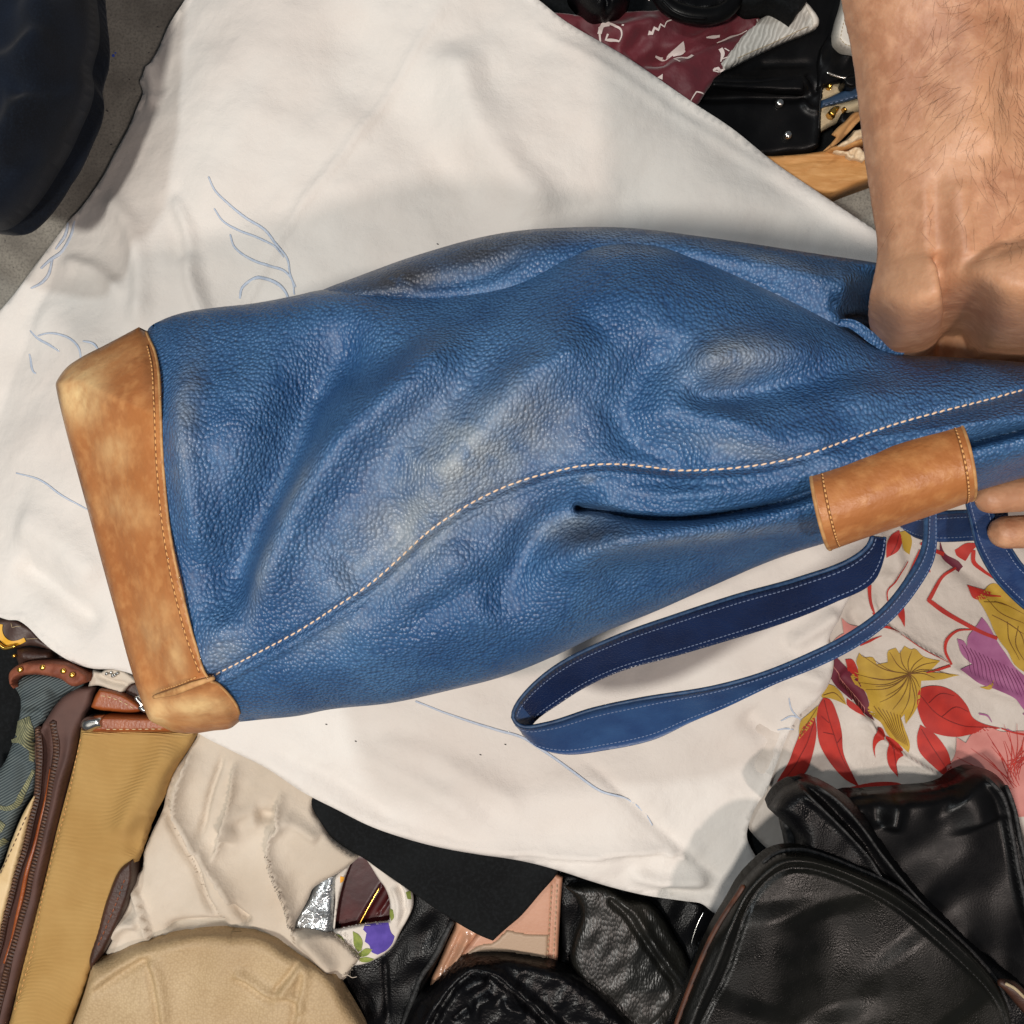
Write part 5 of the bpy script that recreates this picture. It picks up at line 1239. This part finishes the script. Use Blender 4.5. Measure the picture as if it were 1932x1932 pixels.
# ------------------------------------------------------------------ person: forearm and hand
arm_out = [(1560, -330), (1590, -180), (1617, 0), (1626, 40), (1634, 90), (1641, 150), (1648, 210), (1656, 275), (1664, 330), (1672, 385), (1678, 420), (1681, 450), (1678, 482), (1671, 520), (1664, 560), (1663, 592), (1668, 622), (1680, 650), (1697, 672), (1720, 720),
           (1790, 840), (1850, 900), (1960, 930), (2080, 900), (2150, 780), (2150, 600), (2090, 480), (2065, 400), (2070, 250), (2110, 50), (2150, -150), (2170, -330)]
def arm_c(P):
    y = P[:, 1]
    x = P[:, 0]
    off = 12 - 46 * np.exp(-((x - 1774) / 30.0)**2) - 46 * np.clip((1704 - x) / 42, 0, 1)**2 + 6 * np.exp(-((x - 1880) / 60.0)**2)
    q = np.clip((y - 552 - off) / 118, 0, 1)
    return 0.391 - 0.130 * (1 - np.sqrt(1 - q * q * 0.999)) + 0.02 * np.clip((100 - y) / 400, 0, 1)
armc = [([(1742, 330), (1748, 430), (1755, 520)], 12, -0.0030), ([(1722, 360), (1728, 450), (1728, 530)], 9, 0.0028), ([(1768, 360), (1778, 450), (1784, 520)], 18, 0.0030),
        ([(1700, 540), (1708, 620)], 54, 0.0120, 'b'), ([(2040, 575), (1872, 590)], 108, 0.0170, 'b'), ([(1754, 500), (1757, 560), (1764, 620), (1772, 700)], 11, -0.0150, 'gn'),
        ([(2050, 470), (1990, 474), (1920, 484), (1850, 500), (1800, 524)], 8, -0.0030), ([(2000, 430), (1930, 445), (1850, 470)], 6, -0.0010), ([(2000, 450), (1930, 466), (1870, 482), (1810, 515)], 6, -0.0012),
        ([(1820, 60), (1800, 200), (1790, 330)], 50, 0.0040), ([(1690, 60), (1700, 180), (1712, 300)], 26, -0.0022), ([(1900, 0), (1880, 150), (1870, 320)], 40, -0.0020)]
arm = Surf(arm_out, 0, 0.034, 190, p=2.0, creases=armc, waves=[(90, 0.0005)], zfun=arm_c, f=-0.55)
P_, F_ = tri_plan(arm.poly, 7)
zz = arm.z(P_); e_ = arm.base(P_) - arm.T
sc = K * (CAM_H - arm.level(P_)) / CAM_H
X = (P_[:, 0] - 966) * sc; Y = -(P_[:, 1] - 966) * sc
topv = np.stack([X, Y, zz], 1)
zbt = arm.base(P_ + np.array([0, 70.0])) - arm.T - 0.006 - 0.010 * np.clip(seg_dist(P_, arm.rim, True)[0] / 60, 0, 1)
scb = K * (CAM_H - zbt + 0.006) / CAM_H
botv = np.stack([(P_[:, 0] - 966) * scb, -(P_[:, 1] - 966) * scb, zbt], 1)
n0 = len(topv)
a, b, c = F_[0]
if (X[b] - X[a]) * (Y[c] - Y[a]) - (Y[b] - Y[a]) * (X[c] - X[a]) < 0: F_ = [f[::-1] for f in F_]
AV = [topv, botv]; AF = list(F_) + [[q + n0 for q in f[::-1]] for f in F_] + [[q[1], q[0], q[0] + n0, q[1] + n0] for q in boundary_loop(F_)]
base = 2 * n0
def finger(pts, rad):
    global base
    W = [world_pt(x, y, z) for x, y, z in pts]
    W = np.array(W)
    d = np.r_[0, np.cumsum(np.linalg.norm(np.diff(W, axis=0), axis=1))]
    tt = np.linspace(0, d[-1], 28)
    # smooth the bends a little
    Wi = np.stack([np.interp(tt, d, W[:, k]) for k in range(3)], 1)
    for _ in range(3): Wi[1:-1] = (Wi[:-2] + 2 * Wi[1:-1] + Wi[2:]) / 4
    r = np.interp(tt / d[-1], np.linspace(0, 1, len(rad)), rad)
    # round tip
    tl = d[-1] - tt
    r = r * np.sqrt(np.clip(1 - np.clip(1 - tl / (r[-1] * 1.1), 0, 1)**2, 0.02, 1))
    v, f = tube(None, Wi, list(r), None, seg=14)
    AV.append(v); AF.extend([[q + base for q in t] for t in f]); base += len(v)
# fingers curl round the lower roll of the bag, tips toward the sleeve
finger([(2080, 800, 0.299), (2060, 900, 0.289), (1960, 926, 0.289), (1840, 945, 0.293)], [.0105, .0102, .0098, .0072])
finger([(2120, 860, 0.297), (2080, 960, 0.277), (1990, 1000, 0.267), (1864, 1006, 0.267)], [.0105, .0100, .0092, .0088])
finger([(2150, 880, 0.295), (2140, 1020, 0.267), (2060, 1080, 0.252), (1975, 1085, 0.252)], [.0095, .009, .0085, .0072])
finger([(2170, 860, 0.299), (2200, 980, 0.277), (2180, 1080, 0.262), (2100, 1130, 0.257)], [.0085, .008, .0075, .0062])
finger([(1990, 640, 0.312), (2120, 700, 0.322), (2180, 760, 0.337), (2120, 800, 0.352)], [.012, .0115, .0105, .009])
person = thing('person', 'person reaching in from the upper right with a bare hairy forearm gripping the bag', 'person', 1850, 300, 0.38)
ao = put_mesh('body', np.concatenate(AV), AF, M['skin'], person)
rm = ao.modifiers.new('one_surface', 'REMESH'); rm.mode = 'VOXEL'; rm.voxel_size = 0.0013; rm.use_smooth_shade = True
sm = ao.modifiers.new('soften', 'SMOOTH'); sm.factor = 0.5; sm.iterations = 3
def arm_on(pts, off):
    P = np.asarray(pts, float); z = arm.z(P); e = arm.base(P) - arm.T
    s = K * (CAM_H - arm.level(P)) / CAM_H
    return np.stack([(P[:, 0] - 966) * s, -(P[:, 1] - 966) * s, z + off], 1)
hr = []
for k in range(1500):
    x = random.uniform(1690, 2060); y = random.uniform(-60, 560)
    if random.random() > np.clip((x - 1660) / 200, 0.04, 1) * np.clip((560 - y) / 330, 0, 1): continue
    fl_ = math.sin(x * 0.021 + y * 0.013) * 26 + math.sin(x * 0.05 - y * 0.034 + 2) * 18
    a = math.radians(100 + (1850 - x) * 0.16 + fl_ + random.gauss(0, 10)); L = random.uniform(24, 62); cv = random.gauss(0, .35)
    pts = [(x, y)]
    for i in range(6):
        a += cv * 0.22; pts.append((pts[-1][0] + math.cos(a) * L / 6, pts[-1][1] + math.sin(a) * L / 6))
    w = arm_on(pts, 0.0); w[:, 2] += np.array([-.0006, -.0001, .0002, .0003, .0003, .0002, .0001])
    hr.append(w)
many_tubes('arm_hair', hr, [0.00005, 0.000035, 0.00002], M['hair'], person, seg=3, kind='stuff')

# ------------------------------------------------------------------ person: trouser leg
p2 = thing('person', 'person standing in dark navy trousers, only one leg in view beside the bare floor', 'person', 40, 150, 0.0)
jl = Surf([(160, -260), (178, -60), (184, 10), (188, 50), (186, 90), (178, 118), (174, 140), (178, 165), (172, 200), (155, 240), (132, 290), (108, 330), (88, 362), (60, 398), (30, 425), (10, 434), (-40, 430), (-260, 350), (-300, -260)], 0.16, 0.05, 90,
          creases=[([(120, -20), (100, 120), (60, 260), (0, 340)], 40, 0.012), ([(176, 140), (120, 180), (40, 200)], 22, -0.010), ([(140, 100), (60, 140), (0, 150)], 26, 0.008), ([(100, 300), (40, 330), (-20, 330)], 20, -0.008)], waves=[(90, 0.002)])
slab('trouser_leg', jl, M['jeans'], p2, mode='mirror', under=0.3, res=8)

for o in bpy.data.objects:
    if '_w' in o: del o['_w']
